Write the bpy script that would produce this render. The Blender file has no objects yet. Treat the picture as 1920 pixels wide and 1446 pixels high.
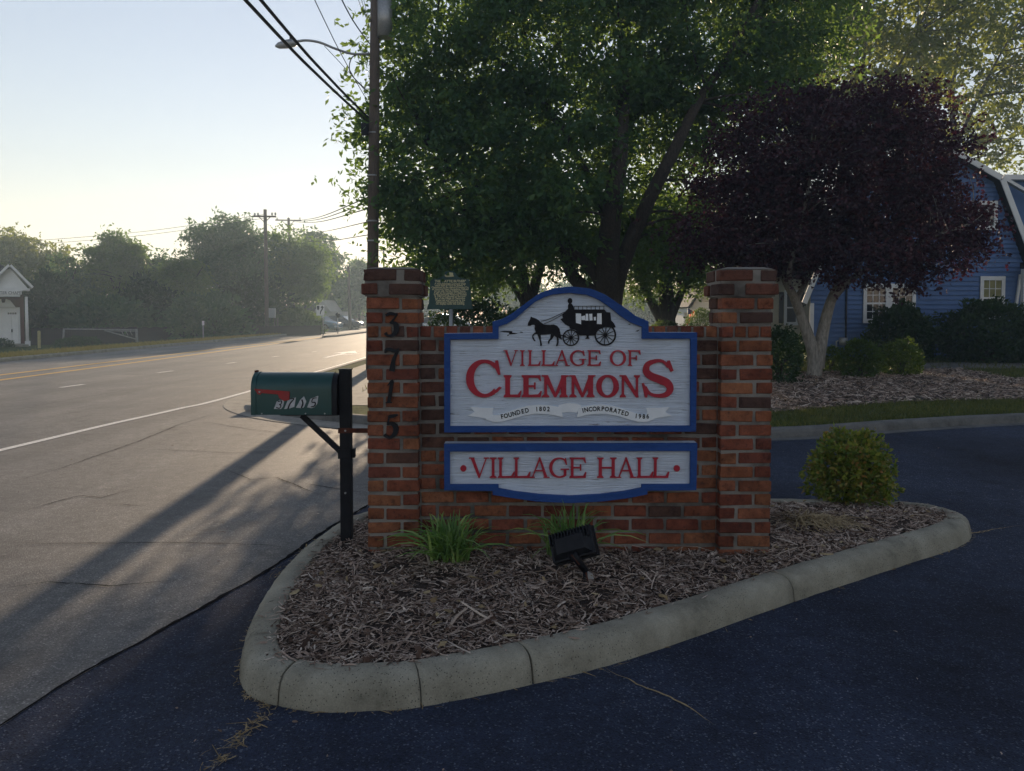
import bpy, bmesh, math, random
import numpy as np
from mathutils import Vector, Matrix
R = math.radians
random.seed(7); rng = np.random.default_rng(11)
scene = bpy.context.scene
COL = scene.collection

# ------------------------------------------------------------------ camera
F, CXP, CYP, TH, CAMH = 1450.0, 960.0, 646.0, math.atan(56/1450), 1.52
cam = bpy.data.cameras.new('camera'); camo = bpy.data.objects.new('camera', cam); COL.objects.link(camo)
cam.sensor_width = 36; cam.lens = 36*F/1920; cam.shift_y = -77/1920
cam.clip_start = 0.05; cam.clip_end = 2000
camo.location = (0, 0, CAMH); camo.rotation_euler = (R(90)-TH, 0, 0)
scene.camera = camo

# ------------------------------------------------------------------ sky, sun, exposure
SUN_AZ, SUN_EL = R(-3.9), R(11.0)          # measured from +Y towards +X
world = bpy.data.worlds.new('World'); scene.world = world; world.use_nodes = True
wn = world.node_tree
bg = wn.nodes['Background']
sky = wn.nodes.new('ShaderNodeTexSky'); sky.sky_type = 'NISHITA'; sky.sun_disc = False
sky.sun_elevation = SUN_EL; sky.sun_rotation = SUN_AZ
sky.altitude = 200; sky.air_density = 1.6; sky.dust_density = 0.05; sky.ozone_density = 2.6
tint = wn.nodes.new('ShaderNodeMix'); tint.data_type = 'RGBA'; tint.blend_type = 'MULTIPLY'; tint.inputs[0].default_value = 1
tint.inputs[7].default_value = (1.04, .86, .95, 1)          # white balance of the hazy grey morning sky
wn.links.new(sky.outputs[0], tint.inputs[6]); hs = wn.nodes.new('ShaderNodeHueSaturation'); hs.inputs['Saturation'].default_value = .66
wn.links.new(tint.outputs[2], hs.inputs['Color']); wn.links.new(hs.outputs[0], bg.inputs[0]); bg.inputs[1].default_value = 0.095
sun = bpy.data.lights.new('sun', 'SUN'); suno = bpy.data.objects.new('sun', sun); COL.objects.link(suno)
sun.energy = 3.6; sun.angle = R(0.5); sun.color = (1.0, 0.77, 0.53)
sdir = Vector((math.sin(SUN_AZ)*math.cos(SUN_EL), math.cos(SUN_AZ)*math.cos(SUN_EL), math.sin(SUN_EL)))
suno.rotation_euler = sdir.to_track_quat('Z', 'Y').to_euler(); suno.location = (-6, 60, 30)
vs = scene.view_settings
vs.view_transform = 'Standard'; vs.look = 'None'; vs.gamma = 1; vs.use_curve_mapping = False; vs.exposure = 1.0
scene.cycles.max_bounces = 5; scene.cycles.diffuse_bounces = 2; scene.cycles.glossy_bounces = 2
scene.cycles.transmission_bounces = 4; scene.cycles.volume_bounces = 1
scene.cycles.use_denoising = True; scene.cycles.adaptive_threshold = .02; scene.cycles.use_light_tree = False
HAZE_D = 0.0019

# ------------------------------------------------------------------ projection helpers (photo pixel -> real point)
def ray(u, v):
    x = (u-CXP)/F; y = -(v-CYP)/F
    return (x, math.cos(TH)+y*math.sin(TH), -math.sin(TH)+y*math.cos(TH))
def pw(u, v, Y):
    d = ray(u, v); t = Y/d[1]
    return (d[0]*t, Y, CAMH+d[2]*t)
def gp(u, v, z=0.0):
    d = ray(u, v); t = (z-CAMH)/d[2]
    return (d[0]*t, d[1]*t)

# ------------------------------------------------------------------ scene-graph helpers
def tag(o, label=None, cat=None, group=None, kind=None):
    if label: o['label'] = label
    if cat: o['category'] = cat
    if group: o['group'] = group
    if kind: o['kind'] = kind
    return o
def thing(name, label, cat, loc=(0, 0, 0), group=None):
    o = bpy.data.objects.new(name, None); COL.objects.link(o); o.location = loc; o.empty_display_size = .1
    return tag(o, label, cat, group)
def link(name, me, parent=None, world_coords=True):
    o = bpy.data.objects.new(name, me); COL.objects.link(o)
    if parent is not None:
        o.parent = parent
        if world_coords:
            off = Vector((0, 0, 0)); p = parent
            while p is not None:
                off += p.location; p = p.parent
            o.location = -off
    return o
def mk(name, verts, faces, mat, parent=None, smooth=False, wc=True):
    me = bpy.data.meshes.new(name); me.from_pydata([tuple(v) for v in verts], [], faces); me.update()
    if mat: me.materials.append(mat)
    if smooth: me.polygons.foreach_set('use_smooth', [True]*len(me.polygons))
    return link(name, me, parent, wc)
def np_mesh(name, V, Q, mat, k=4):
    """fast mesh from an (n,3) array of points and an (m,k) array of faces"""
    me = bpy.data.meshes.new(name); n, m = len(V), len(Q)
    me.vertices.add(n); me.vertices.foreach_set('co', np.asarray(V, dtype=np.float32).ravel())
    me.loops.add(m*k); me.loops.foreach_set('vertex_index', np.asarray(Q, dtype=np.int32).ravel())
    me.polygons.add(m); me.polygons.foreach_set('loop_start', np.arange(0, m*k, k, dtype=np.int32))
    me.polygons.foreach_set('loop_total', np.full(m, k, dtype=np.int32))
    me.update(); me.validate()
    if mat: me.materials.append(mat)
    return me

class MB:
    def __init__(s): s.v = []; s.f = []; s.sm = []
    def add(s, vs, fs, smooth=False):
        b = len(s.v); s.v += [tuple(p) for p in vs]; s.f += [tuple(i+b for i in q) for q in fs]; s.sm += [smooth]*len(fs); return s
    def box(s, x0, x1, y0, y1, z0, z1, M=None):
        vs = [(x0,y0,z0),(x1,y0,z0),(x1,y1,z0),(x0,y1,z0),(x0,y0,z1),(x1,y0,z1),(x1,y1,z1),(x0,y1,z1)]
        if M is not None: vs = [M @ Vector(p) for p in vs]
        return s.add(vs, [(0,3,2,1),(4,5,6,7),(0,1,5,4),(1,2,6,5),(2,3,7,6),(3,0,4,7)])
    def bar(s, a, b, w, h=None, up=(0,0,1)):
        a = Vector(a); b = Vector(b); h = h or w; d = (b-a).normalized(); u = Vector(up)
        sd = d.cross(u)
        if sd.length < 1e-4: sd = d.cross(Vector((0,1,0)))
        sd.normalize(); u = sd.cross(d).normalized(); vs = []
        for p in (a, b):
            for i, j in ((-1,-1),(1,-1),(1,1),(-1,1)): vs.append(p+sd*(w/2*i)+u*(h/2*j))
        return s.add(vs, [(3,2,1,0),(4,5,6,7),(0,1,5,4),(1,2,6,5),(2,3,7,6),(3,0,4,7)])
    def tube(s, pts, rad, n=8, caps=True):
        pts = [Vector(p) for p in pts]; m = len(pts)
        if not hasattr(rad, '__len__'): rad = [rad]*m
        vs = []; fs = []; ref = None
        for i, p in enumerate(pts):
            d = (pts[min(i+1,m-1)]-pts[max(i-1,0)]).normalized()
            if ref is None: ref = d.orthogonal().normalized()
            a = (ref-d*ref.dot(d))
            a = a.normalized() if a.length > 1e-5 else d.orthogonal().normalized()
            ref = a; b = d.cross(a)
            for k in range(n):
                t = 2*math.pi*k/n; vs.append(p+(a*math.cos(t)+b*math.sin(t))*rad[i])
        for i in range(m-1):
            for k in range(n):
                fs.append((i*n+k, i*n+(k+1)%n, (i+1)*n+(k+1)%n, (i+1)*n+k))
        s.add(vs, fs, True)
        if caps:
            b = len(s.v)-m*n
            s.f.append(tuple(b+k for k in reversed(range(n)))); s.f.append(tuple(b+(m-1)*n+k for k in range(n))); s.sm += [False, False]
        return s
    def prism(s, poly, y0, y1, axis='y'):
        """polygon in x,z pushed along y from y0 (front) to y1"""
        A = 0.0; n = len(poly)
        for i in range(n):
            x0, z0 = poly[i]; x1, z1 = poly[(i+1)%n]; A += x0*z1-x1*z0
        if A < 0: poly = poly[::-1]
        vs = [(x, y0, z) for x, z in poly]+[(x, y1, z) for x, z in poly]
        fs = [tuple(range(n)), tuple(range(2*n-1, n-1, -1))]+[(i, i+n, (i+1)%n+n, (i+1)%n) for i in range(n)]
        return s.add(vs, fs)
    def ring(s, outer, inner, y0, y1):
        """band between two matching loops in x,z"""
        n = len(outer)
        vs = [(x,y0,z) for x,z in outer]+[(x,y0,z) for x,z in inner]+[(x,y1,z) for x,z in outer]+[(x,y1,z) for x,z in inner]
        fs = []
        for i in range(n):
            j = (i+1)%n
            fs += [(i,j,n+j,n+i),(2*n+i,3*n+i,3*n+j,2*n+j),(i,2*n+i,2*n+j,j),(n+i,n+j,3*n+j,3*n+i)]
        return s.add(vs, fs)
    def lathe(s, prof, cx, cy, n=16):
        vs = []; fs = []
        for r, z in prof:
            for k in range(n):
                t = 2*math.pi*k/n; vs.append((cx+r*math.cos(t), cy+r*math.sin(t), z))
        for i in range(len(prof)-1):
            for k in range(n): fs.append((i*n+k, i*n+(k+1)%n, (i+1)*n+(k+1)%n, (i+1)*n+k))
        return s.add(vs, fs, True)
    def build(s, name, mat, parent=None, bevel=0, wc=True, fix=True):
        me = bpy.data.meshes.new(name); me.from_pydata(s.v, [], s.f); me.update()
        me.polygons.foreach_set('use_smooth', s.sm)
        if fix or bevel:
            bm = bmesh.new(); bm.from_mesh(me); bmesh.ops.recalc_face_normals(bm, faces=bm.faces)
            if bevel:
                ed = [e for e in bm.edges if len(e.link_faces) == 2 and e.calc_face_angle(0) > .6]
                bmesh.ops.bevel(bm, geom=ed, offset=bevel, segments=2, affect='EDGES', profile=.6)
            bm.to_mesh(me); bm.free()
        if mat: me.materials.append(mat)
        return link(name, me, parent, wc)

def catmull(P, n=8, closed=False):
    P = [Vector(p) for p in P]; m = len(P); out = []
    for i in range(m if closed else m-1):
        if closed: p0, p1, p2, p3 = P[(i-1)%m], P[i], P[(i+1)%m], P[(i+2)%m]
        else: p0, p1, p2, p3 = P[max(i-1,0)], P[i], P[i+1], P[min(i+2,m-1)]
        for k in range(n):
            t = k/n
            out.append(.5*((2*p1)+(p2-p0)*t+(2*p0-5*p1+4*p2-p3)*t*t+(3*p1-p0-3*p2+p3)*t**3))
    if not closed: out.append(P[-1])
    return out
def fill2d(name, loops, z, mat, kind='structure', extrude=0):
    """flat sheet filling 2D loops (x,y) at height z"""
    cu = bpy.data.curves.new(name, 'CURVE'); cu.dimensions = '2D'; cu.fill_mode = 'BOTH'; cu.extrude = extrude
    for lp in loops:
        sp = cu.splines.new('POLY'); sp.points.add(len(lp)-1)
        for p, q in zip(sp.points, lp): p.co = (q[0], q[1], 0, 1)
        sp.use_cyclic_u = True
    tmp = bpy.data.objects.new(name+'_tmp', cu); me = bpy.data.meshes.new_from_object(tmp)
    bpy.data.objects.remove(tmp); bpy.data.curves.remove(cu); me.name = name
    bm = bmesh.new(); bm.from_mesh(me)
    for f in bm.faces:
        if f.normal.z < 0 and not extrude: f.normal_flip()
    bm.to_mesh(me); bm.free(); me.materials.clear(); me.materials.append(mat)
    o = link(name, me); o.location.z = z
    if kind: o['kind'] = kind
    return o
def strip(path, off0, off1, z0, z1=None):
    """verts/faces of a flat band beside a 2D path (offset to the left is positive)"""
    z1 = z0 if z1 is None else z1; n = len(path); vs = []; fs = []
    for i, p in enumerate(path):
        a = Vector(path[max(i-1,0)][:2]); b = Vector(path[min(i+1,n-1)][:2]); d = (b-a).normalized(); nrm = Vector((-d.y, d.x))
        q0 = Vector(p[:2])+nrm*off0; q1 = Vector(p[:2])+nrm*off1
        vs += [(q0.x,q0.y,z0),(q1.x,q1.y,z1)]
    for i in range(n-1): fs.append((2*i,2*i+2,2*i+3,2*i+1) if off0 > off1 else (2*i,2*i+1,2*i+3,2*i+2))
    return vs, fs
def sweep(path, prof, closed=False):
    """profile of (inward offset, z) along a 2D path; inward = left of travel"""
    n = len(path); k = len(prof); vs = []; fs = []
    for i, p in enumerate(path):
        if closed: a, b = path[(i-1)%n], path[(i+1)%n]
        else: a, b = path[max(i-1,0)], path[min(i+1,n-1)]
        d = (Vector(b[:2])-Vector(a[:2])).normalized(); nrm = Vector((-d.y, d.x))
        for o, z in prof: vs.append((p[0]+nrm.x*o, p[1]+nrm.y*o, z))
    for i in range(n if closed else n-1):
        j = (i+1)%n
        for q in range(k-1): fs.append((i*k+q, j*k+q, j*k+q+1, i*k+q+1))
    if not closed: fs += [tuple(range(k)), tuple((n-1)*k+q for q in reversed(range(k)))]
    return vs, fs
def inside(x, y, poly):
    """vectorised point-in-polygon"""
    x = np.asarray(x); y = np.asarray(y); r = np.zeros(x.shape, bool); n = len(poly)
    for i in range(n):
        x0, y0 = poly[i][0], poly[i][1]; x1, y1 = poly[(i+1)%n][0], poly[(i+1)%n][1]
        c = ((y0 > y) != (y1 > y)) & (x < (x1-x0)*(y-y0)/((y1-y0) if y1 != y0 else 1e-9)+x0); r ^= c
    return r

# ------------------------------------------------------------------ materials
def nm(name):
    m = bpy.data.materials.new(name); m.use_nodes = True; nt = m.node_tree
    return m, nt, nt.nodes['Principled BSDF']
def node(nt, t, **kw):
    n = nt.nodes.new(t)
    for k, v in kw.items():
        if isinstance(k, str) and k.startswith('i_'): n.inputs[k[2:].replace('_', ' ')].default_value = v
        else: setattr(n, k, v)
    return n
def coords(nt, which='Object', scale=None):
    tc = node(nt, 'ShaderNodeTexCoord'); out = tc.outputs[which]
    if scale:
        mp = node(nt, 'ShaderNodeMapping'); mp.inputs['Scale'].default_value = scale
        nt.links.new(out, mp.inputs[0]); out = mp.outputs[0]
    return out
def noise(nt, vec, scale, detail=4, rough=.6):
    n = node(nt, 'ShaderNodeTexNoise'); n.inputs['Scale'].default_value = scale; n.inputs['Detail'].default_value = detail
    n.inputs['Roughness'].default_value = rough; nt.links.new(vec, n.inputs['Vector']); return n.outputs['Fac']
def ramp(nt, fac, stops):
    r = node(nt, 'ShaderNodeValToRGB'); e = r.color_ramp.elements
    while len(e) < len(stops): e.new(.5)
    for q, (p, c) in zip(e, stops):
        q.position = p; q.color = (*c, 1) if len(c) == 3 else c
    nt.links.new(fac, r.inputs[0]); return r.outputs[0]
def mixc(nt, fac, a, b, mode='MIX'):
    m = node(nt, 'ShaderNodeMix', data_type='RGBA', blend_type=mode)
    for sock, val in ((m.inputs[0], fac), (m.inputs[6], a), (m.inputs[7], b)):
        if hasattr(val, 'is_output'): nt.links.new(val, sock)
        elif isinstance(val, (int, float)): sock.default_value = val
        else: sock.default_value = (*val, 1)
    return m.outputs[2]
def bumpn(nt, h, bsdf, strength=.4, dist=.01, prev=None):
    b = node(nt, 'ShaderNodeBump'); b.inputs['Strength'].default_value = strength; b.inputs['Distance'].default_value = dist
    nt.links.new(h, b.inputs['Height'])
    if prev is not None: nt.links.new(prev, b.inputs['Normal'])
    nt.links.new(b.outputs[0], bsdf.inputs['Normal']); return b.outputs[0]
def pbr(name, c1, c2=None, sc=6, rough=.7, bump=0, bsc=60, metal=0, spec=.4, stretch=None, lo=.35, hi=.65, dist=.005):
    m, nt, b = nm(name); b.inputs['Roughness'].default_value = rough; b.inputs['Metallic'].default_value = metal
    b.inputs['Specular IOR Level'].default_value = spec
    vec = coords(nt, 'Object', stretch)
    if c2 is None: c2 = tuple(x*.72 for x in c1)
    nt.links.new(ramp(nt, noise(nt, vec, sc, 5), [(lo, c2), (hi, c1)]), b.inputs['Base Color'])
    if bump: bumpn(nt, noise(nt, vec, bsc, 4), b, bump, dist)
    return m
def asphalt(name, c_dark, c_mid, c_stone, patch, rough=.75, spec=.3, speck=.16, bs=.65, bd=.006):
    m, nt, b = nm(name); vec = coords(nt)
    v = node(nt, 'ShaderNodeTexVoronoi'); v.inputs['Scale'].default_value = 150; nt.links.new(vec, v.inputs['Vector'])
    g = node(nt, 'ShaderNodeSeparateColor'); nt.links.new(v.outputs['Color'], g.inputs[0])
    stone = ramp(nt, g.outputs[0], [(0, c_dark), (.55, c_mid), (1-speck, c_mid), (1.0, c_stone)])
    big = ramp(nt, noise(nt, vec, .45, 6, .62), [(.32, patch[0]), (.68, patch[1])])
    fine = ramp(nt, noise(nt, vec, 9, 5, .7), [(.3, (.72,.72,.72)), (.7, (1.22,1.22,1.22))])
    trk = ramp(nt, noise(nt, coords(nt, 'Object', (1.3,.045,1)), 1.0, 4, .55), [(.36, (.80,.80,.80)), (.64, (1.14,1.14,1.14))])
    spots = ramp(nt, noise(nt, vec, 1.7, 5, .6), [(.26, (.50,.50,.52)), (.40, (1,1,1)), (.70, (1.12,1.12,1.12))])      # oil spots and wear
    stone = mixc(nt, 1.0, stone, spots, 'MULTIPLY')
    c = mixc(nt, 1.0, stone, big, 'MULTIPLY'); c = mixc(nt, 1.0, c, fine, 'MULTIPLY'); c = mixc(nt, 1.0, c, trk, 'MULTIPLY')
    nt.links.new(c, b.inputs['Base Color'])
    b.inputs['Roughness'].default_value = rough; b.inputs['Specular IOR Level'].default_value = spec
    h = node(nt, 'ShaderNodeMath', operation='ADD'); nt.links.new(v.outputs['Distance'], h.inputs[0])
    nt.links.new(noise(nt, vec, 75, 3), h.inputs[1])
    bumpn(nt, h.outputs[0], b, bs, bd); return m
def leafmat(name, cols, trans, tw=.42, rough=.5, big=None):
    """leaf: colour varies leaf by leaf; light passes through"""
    m, nt, b = nm(name); out = nt.nodes['Material Output']
    gi = node(nt, 'ShaderNodeNewGeometry')
    n = len(cols); c = ramp(nt, gi.outputs['Random Per Island'], [(i/(n-1), q) for i, q in enumerate(cols)])
    c = mixc(nt, 1.0, c, ramp(nt, noise(nt, coords(nt), big or 1.1, 4, .6), [(.30, (.55,.62,.72)), (.5, (1,1,1)), (.70, (1.6,1.42,1.15))]), 'MULTIPLY')   # branch to branch variety
    b.inputs['Roughness'].default_value = rough; b.inputs['Specular IOR Level'].default_value = .25
    nt.links.new(c, b.inputs['Base Color'])
    t = node(nt, 'ShaderNodeBsdfTranslucent'); tc = mixc(nt, .75, c, trans); nt.links.new(tc, t.inputs[0])
    ms = node(nt, 'ShaderNodeMixShader'); ms.inputs[0].default_value = tw
    nt.links.new(b.outputs[0], ms.inputs[1]); nt.links.new(t.outputs[0], ms.inputs[2]); nt.links.new(ms.outputs[0], out.inputs[0])
    return m
M = {}
M['drive'] = asphalt('driveway_asphalt', (.016,.023,.045), (.031,.044,.082), (.15,.17,.22), ((.40,.42,.50),(1.5,1.46,1.38)), .85, .2, .09, 1.0, .008)  # blue cast of the open shade is put into the base colours
M['street'] = asphalt('street_asphalt', (.08,.079,.078), (.132,.129,.126), (.29,.28,.275), ((.70,.70,.72),(1.18,1.14,1.08)), .72, .35, .16, .5, .0028)
M['tar'] = pbr('tar', (.010,.010,.012), rough=1, spec=.02, bump=.5, bsc=90)
M['concrete'] = None
def concrete(name, a, b_, pit=True):
    m, nt, b = nm(name); vec = coords(nt)
    base = ramp(nt, noise(nt, vec, 4.0, 8, .72), [(.30, tuple(q*.6 for q in a)), (.42, a), (.70, b_)])
    gr = ramp(nt, noise(nt, vec, 150, 3, .7), [(.3, (.8,.8,.8)), (.7, (1.12,1.12,1.12))])
    c = mixc(nt, 1.0, base, gr, 'MULTIPLY'); h = noise(nt, vec, 120, 4)
    if pit:
        v = node(nt, 'ShaderNodeTexVoronoi'); v.inputs['Scale'].default_value = 75; v.inputs['Randomness'].default_value = 1; nt.links.new(vec, v.inputs['Vector'])
        holes = ramp(nt, v.outputs['Distance'], [(.16, (0,0,0)), (.26, (1,1,1))])
        where = ramp(nt, noise(nt, vec, 2.2, 3), [(.36, (1,1,1)), (.5, (0,0,0))])
        pitm = mixc(nt, where, holes, (1,1,1)) if False else mixc(nt, 1.0, holes, where, 'ADD')
        c = mixc(nt, 1.0, c, ramp(nt, pitm, [(0, (.32,.32,.33)), (.6, (1,1,1))]), 'MULTIPLY')
    nt.links.new(c, b.inputs['Base Color']); b.inputs['Roughness'].default_value = .9; b.inputs['Specular IOR Level'].default_value = .2
    bumpn(nt, h, b, .45, .004); return m
M['concrete'] = concrete('kerb_concrete', (.25,.235,.185), (.38,.36,.29))
M['concrete_dark'] = concrete('dark_kerb_concrete', (.12,.12,.115), (.20,.195,.185), False)  # darker concrete for the far kerb and the right-hand gutter
M['concrete_pale'] = concrete('pale_concrete', (.25,.235,.21), (.36,.34,.30), False)
M['mortar'] = pbr('mortar', (.26,.24,.215), (.075,.068,.062), sc=3.2, rough=.95, bump=.9, bsc=160, spec=.1, lo=.34, hi=.58)
def brickmat():
    m, nt, b = nm('brick_clay'); vec = coords(nt); oi = node(nt, 'ShaderNodeObjectInfo')
    ad = node(nt, 'ShaderNodeVectorMath', operation='ADD'); nt.links.new(vec, ad.inputs[0]); nt.links.new(oi.outputs['Location'], ad.inputs[1]); vec = ad.outputs[0]
    t = ramp(nt, noise(nt, vec, 15, 7, .75), [(.30, (.30,.25,.26)), (.46, (.82,.80,.80)), (.58, (1.0,1.0,1.0)), (.74, (1.35,1.3,1.25))])
    c = mixc(nt, 1.0, oi.outputs['Color'], t, 'MULTIPLY')
    k = ramp(nt, noise(nt, vec, 34, 5, .75), [(.55, (0,0,0)), (.68, (1,1,1))])
    c = mixc(nt, mixc(nt, .72, (0,0,0), k), c, (.060,.036,.032))
    c = mixc(nt, 1.0, c, ramp(nt, noise(nt, vec, 2.4, 6, .65), [(.32, (.50,.47,.47)), (.5, (.95,.95,.95)), (.72, (1.15,1.15,1.15))]), 'MULTIPLY')   # grime across the wall
    nt.links.new(c, b.inputs['Base Color']); b.inputs['Roughness'].default_value = .88; b.inputs['Specular IOR Level'].default_value = .2
    bumpn(nt, noise(nt, vec, 80, 6, .75), b, 1.0, .008); return m
M['brick'] = brickmat()
def paint_board(name, c, c_bare, amount, scale=(1.6, 1, 34)):
    """painted, sandblasted board: horizontal grain that splits and flakes"""
    m, nt, b = nm(name); vec = coords(nt, 'Object', scale); v2 = coords(nt)
    g = noise(nt, vec, 3.0, 7, .68)
    soft = ramp(nt, noise(nt, v2, 5, 5), [(.3, tuple(q*.84 for q in c)), (.7, c)])
    bare = ramp(nt, g, [(amount-.04, (1,1,1)), (amount, (0,0,0))])
    where = ramp(nt, noise(nt, v2, 4, 3), [(.32, (0,0,0)), (.52, (1,1,1))])
    f = mixc(nt, 1.0, bare, where, 'MULTIPLY')
    nt.links.new(mixc(nt, f, soft, c_bare), b.inputs['Base Color']); b.inputs['Roughness'].default_value = .66
    b.inputs['Specular IOR Level'].default_value = .3
    bumpn(nt, g, b, 1.0, .016); return m
M['sign_white'] = paint_board('sign_white_paint', (.72,.80,.92), (.22,.22,.23), .38)  # white with the blue of sky-lit shade mixed into its colour
M['sign_blue'] = paint_board('sign_blue_paint', (.018,.070,.27), (.08,.11,.20), .27, (4, 4, 9))
M['ribbon'] = pbr('ribbon_white_paint', (.84,.87,.90), (.76,.79,.82), sc=9, rough=.55)
M['sign_red'] = pbr('sign_red_paint', (.42,.012,.035), (.33,.010,.03), sc=8, rough=.45, spec=.4)
M['black_paint'] = pbr('black_paint', (.009,.009,.012), (.014,.014,.017), sc=20, rough=.6, spec=.15)
M['black_metal'] = pbr('black_metal', (.009,.010,.014), (.015,.016,.020), sc=20, rough=.5, spec=.18)
M['green_metal'] = pbr('green_enamel', (.008,.062,.060), (.006,.050,.047), sc=7, rough=.36, spec=.5, bump=.06, bsc=300)
M['red_flag'] = pbr('flag_red_plastic', (.34,.022,.02), (.28,.03,.03), sc=20, rough=.5)
M['silver_sticker'] = pbr('silver_sticker', (.55,.56,.58), (.40,.41,.43), sc=30, rough=.4)
M['rust'] = pbr('rust', (.12,.035,.018), (.05,.018,.012), sc=30, rough=.9, bump=.4, bsc=120)
M['steel'] = pbr('galvanised_steel', (.42,.43,.44), (.32,.33,.34), sc=30, rough=.45, metal=.6)
M['white_trim'] = pbr('white_trim_paint', (.78,.78,.77), (.70,.70,.69), sc=2, rough=.6)
M['glass'] = None
def glassmat():
    m, nt, b = nm('window_glass'); b.inputs['Base Color'].default_value = (.02,.024,.028,1); b.inputs['Roughness'].default_value = .06
    b.inputs['Specular IOR Level'].default_value = .8
    bumpn(nt, noise(nt, coords(nt), 1.3, 2), b, .05, .05); return m
M['glass'] = glassmat()
M['yellow_line'] = pbr('yellow_road_paint', (.68,.38,.04), (.42,.25,.05), sc=25, rough=.7, lo=.35, hi=.6)
M['white_line'] = pbr('white_road_paint', (.78,.76,.72), (.48,.46,.44), sc=25, rough=.7, lo=.3, hi=.55)
M['wood_pole'] = pbr('weathered_pole_wood', (.16,.125,.10), (.085,.068,.058), sc=9, rough=.9, bump=.5, bsc=40, stretch=(9,9,.6))
M['bark'] = pbr('tree_bark', (.085,.068,.055), (.035,.028,.024), sc=9, rough=.95, bump=.9, bsc=22, stretch=(3,3,.7), dist=.03)
M['bark_pale'] = pbr('maple_bark', (.34,.315,.275), (.18,.165,.145), sc=8, rough=.9, bump=.6, bsc=26, stretch=(3,3,.8), dist=.02)
M['wire'] = pbr('cable_black', (.012,.012,.018), rough=.6)
M['soil'] = pbr('mulch_soil', (.060,.040,.030), (.024,.016,.013), sc=22, rough=1, bump=1, bsc=70, dist=.02)
def chipmat(name, cols):
    m, nt, b = nm(name); gi = node(nt, 'ShaderNodeNewGeometry')
    c = ramp(nt, gi.outputs['Random Per Island'], [(i/(len(cols)-1), q) for i, q in enumerate(cols)])
    t = ramp(nt, noise(nt, coords(nt), 90, 3), [(.3, (.7,.7,.7)), (.7, (1.15,1.15,1.15))])
    nt.links.new(mixc(nt, 1.0, c, t, 'MULTIPLY'), b.inputs['Base Color']); b.inputs['Roughness'].default_value = .9; b.inputs['Specular IOR Level'].default_value = .15
    return m
M['chips'] = chipmat('mulch_chips', [(.065,.046,.036), (.20,.14,.108), (.31,.225,.175), (.40,.30,.24), (.51,.405,.33), (.64,.54,.455)])
M['pale_chips'] = chipmat('pale_mulch_splinters', [(.26,.19,.14), (.40,.31,.24), (.56,.47,.39)])
M['bark_chunks'] = chipmat('bark_chunks', [(.035,.022,.017), (.09,.055,.04), (.17,.115,.085)])
M['straw'] = chipmat('dry_straw', [(.20,.14,.075), (.33,.25,.14), (.42,.34,.21)])
M['grass'] = leafmat('grass_blades', [(.045,.065,.018), (.075,.095,.03), (.13,.125,.05)], (.26,.28,.05), .35)
M['grass_sunlit'] = leafmat('sunlit_grass_blades', [(.12,.12,.04), (.20,.17,.06), (.28,.22,.08)], (.62,.46,.08), .5)  # yellow of low sunlight on the verge put into the blade colour
M['lawn'] = pbr('lawn_ground', (.075,.10,.03), (.04,.055,.018), sc=3.0, rough=1, bump=.8, bsc=30, spec=.05, dist=.03)
M['liriope'] = leafmat('strap_leaf_green', [(.08,.17,.05), (.15,.28,.08), (.30,.42,.16)], (.25,.48,.07), .35, .4, 9)
M['leaf_main'] = leafmat('broad_tree_leaf', [(.020,.064,.036), (.030,.084,.042), (.042,.105,.045), (.066,.125,.048)], (.28,.42,.06), .43)
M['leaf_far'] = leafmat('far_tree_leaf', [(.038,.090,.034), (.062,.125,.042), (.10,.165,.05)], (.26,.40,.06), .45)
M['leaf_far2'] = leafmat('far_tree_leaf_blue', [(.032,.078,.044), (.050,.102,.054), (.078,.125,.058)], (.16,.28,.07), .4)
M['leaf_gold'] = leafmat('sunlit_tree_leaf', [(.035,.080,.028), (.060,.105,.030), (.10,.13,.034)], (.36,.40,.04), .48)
M['leaf_maple'] = leafmat('purple_maple_leaf', [(.020,.011,.021), (.032,.015,.027), (.050,.020,.032), (.085,.030,.040)], (.13,.018,.035), .26)
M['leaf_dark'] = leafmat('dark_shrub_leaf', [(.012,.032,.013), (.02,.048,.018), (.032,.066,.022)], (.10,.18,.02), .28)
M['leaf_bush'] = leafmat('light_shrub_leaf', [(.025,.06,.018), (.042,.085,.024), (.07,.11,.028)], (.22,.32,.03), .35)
M['leaf_nandina'] = leafmat('nandina_leaf', [(.04,.095,.02), (.07,.14,.028), (.12,.19,.035), (.16,.21,.04), (.20,.24,.05), (.28,.26,.06), (.30,.14,.06)], (.36,.40,.05), .34, .4, 7)

# ================================================================== THE SETTING
def hgt(x, y):
    if x > -16.5: return -.03
    t = min(1, max(0, (-17-x)/7)); return .10-.40*t
xs = [-260,-200,-150,-100,-70,-50,-40,-32,-26,-24,-22,-20,-18.5,-17,-16.55,-16.45,-10,0,10,20,40,80,150,200,260]
ys = [-260,-150,-60,-20,0,10,20,30,40,50,60,80,110,150,220,262]
V = [(x, y, hgt(x, y)) for y in ys for x in xs]; nx = len(xs)
Fc = [(j*nx+i, j*nx+i+1, (j+1)*nx+i+1, (j+1)*nx+i) for j in range(len(ys)-1) for i in range(nx-1)]
tag(mk('ground', V, Fc, M['lawn']), kind='structure')

# street, older and paler asphalt
street_l = [(-16.4,-15),(-16.4,0),(-16.4,60),(-16.2,90),(-15.6,130),(-14.5,180)]
street_r = [(-4.6,180),(-4.75,130),(-4.7,60),(-4.65,30),(-4.7,15),(-4.2,12.9),(-3,11.2),(-1.8,10.4),(2,9.6),(6,10.4),(6,-15)]
fill2d('street', [street_l+street_r], 0.0, M['street'])
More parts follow.
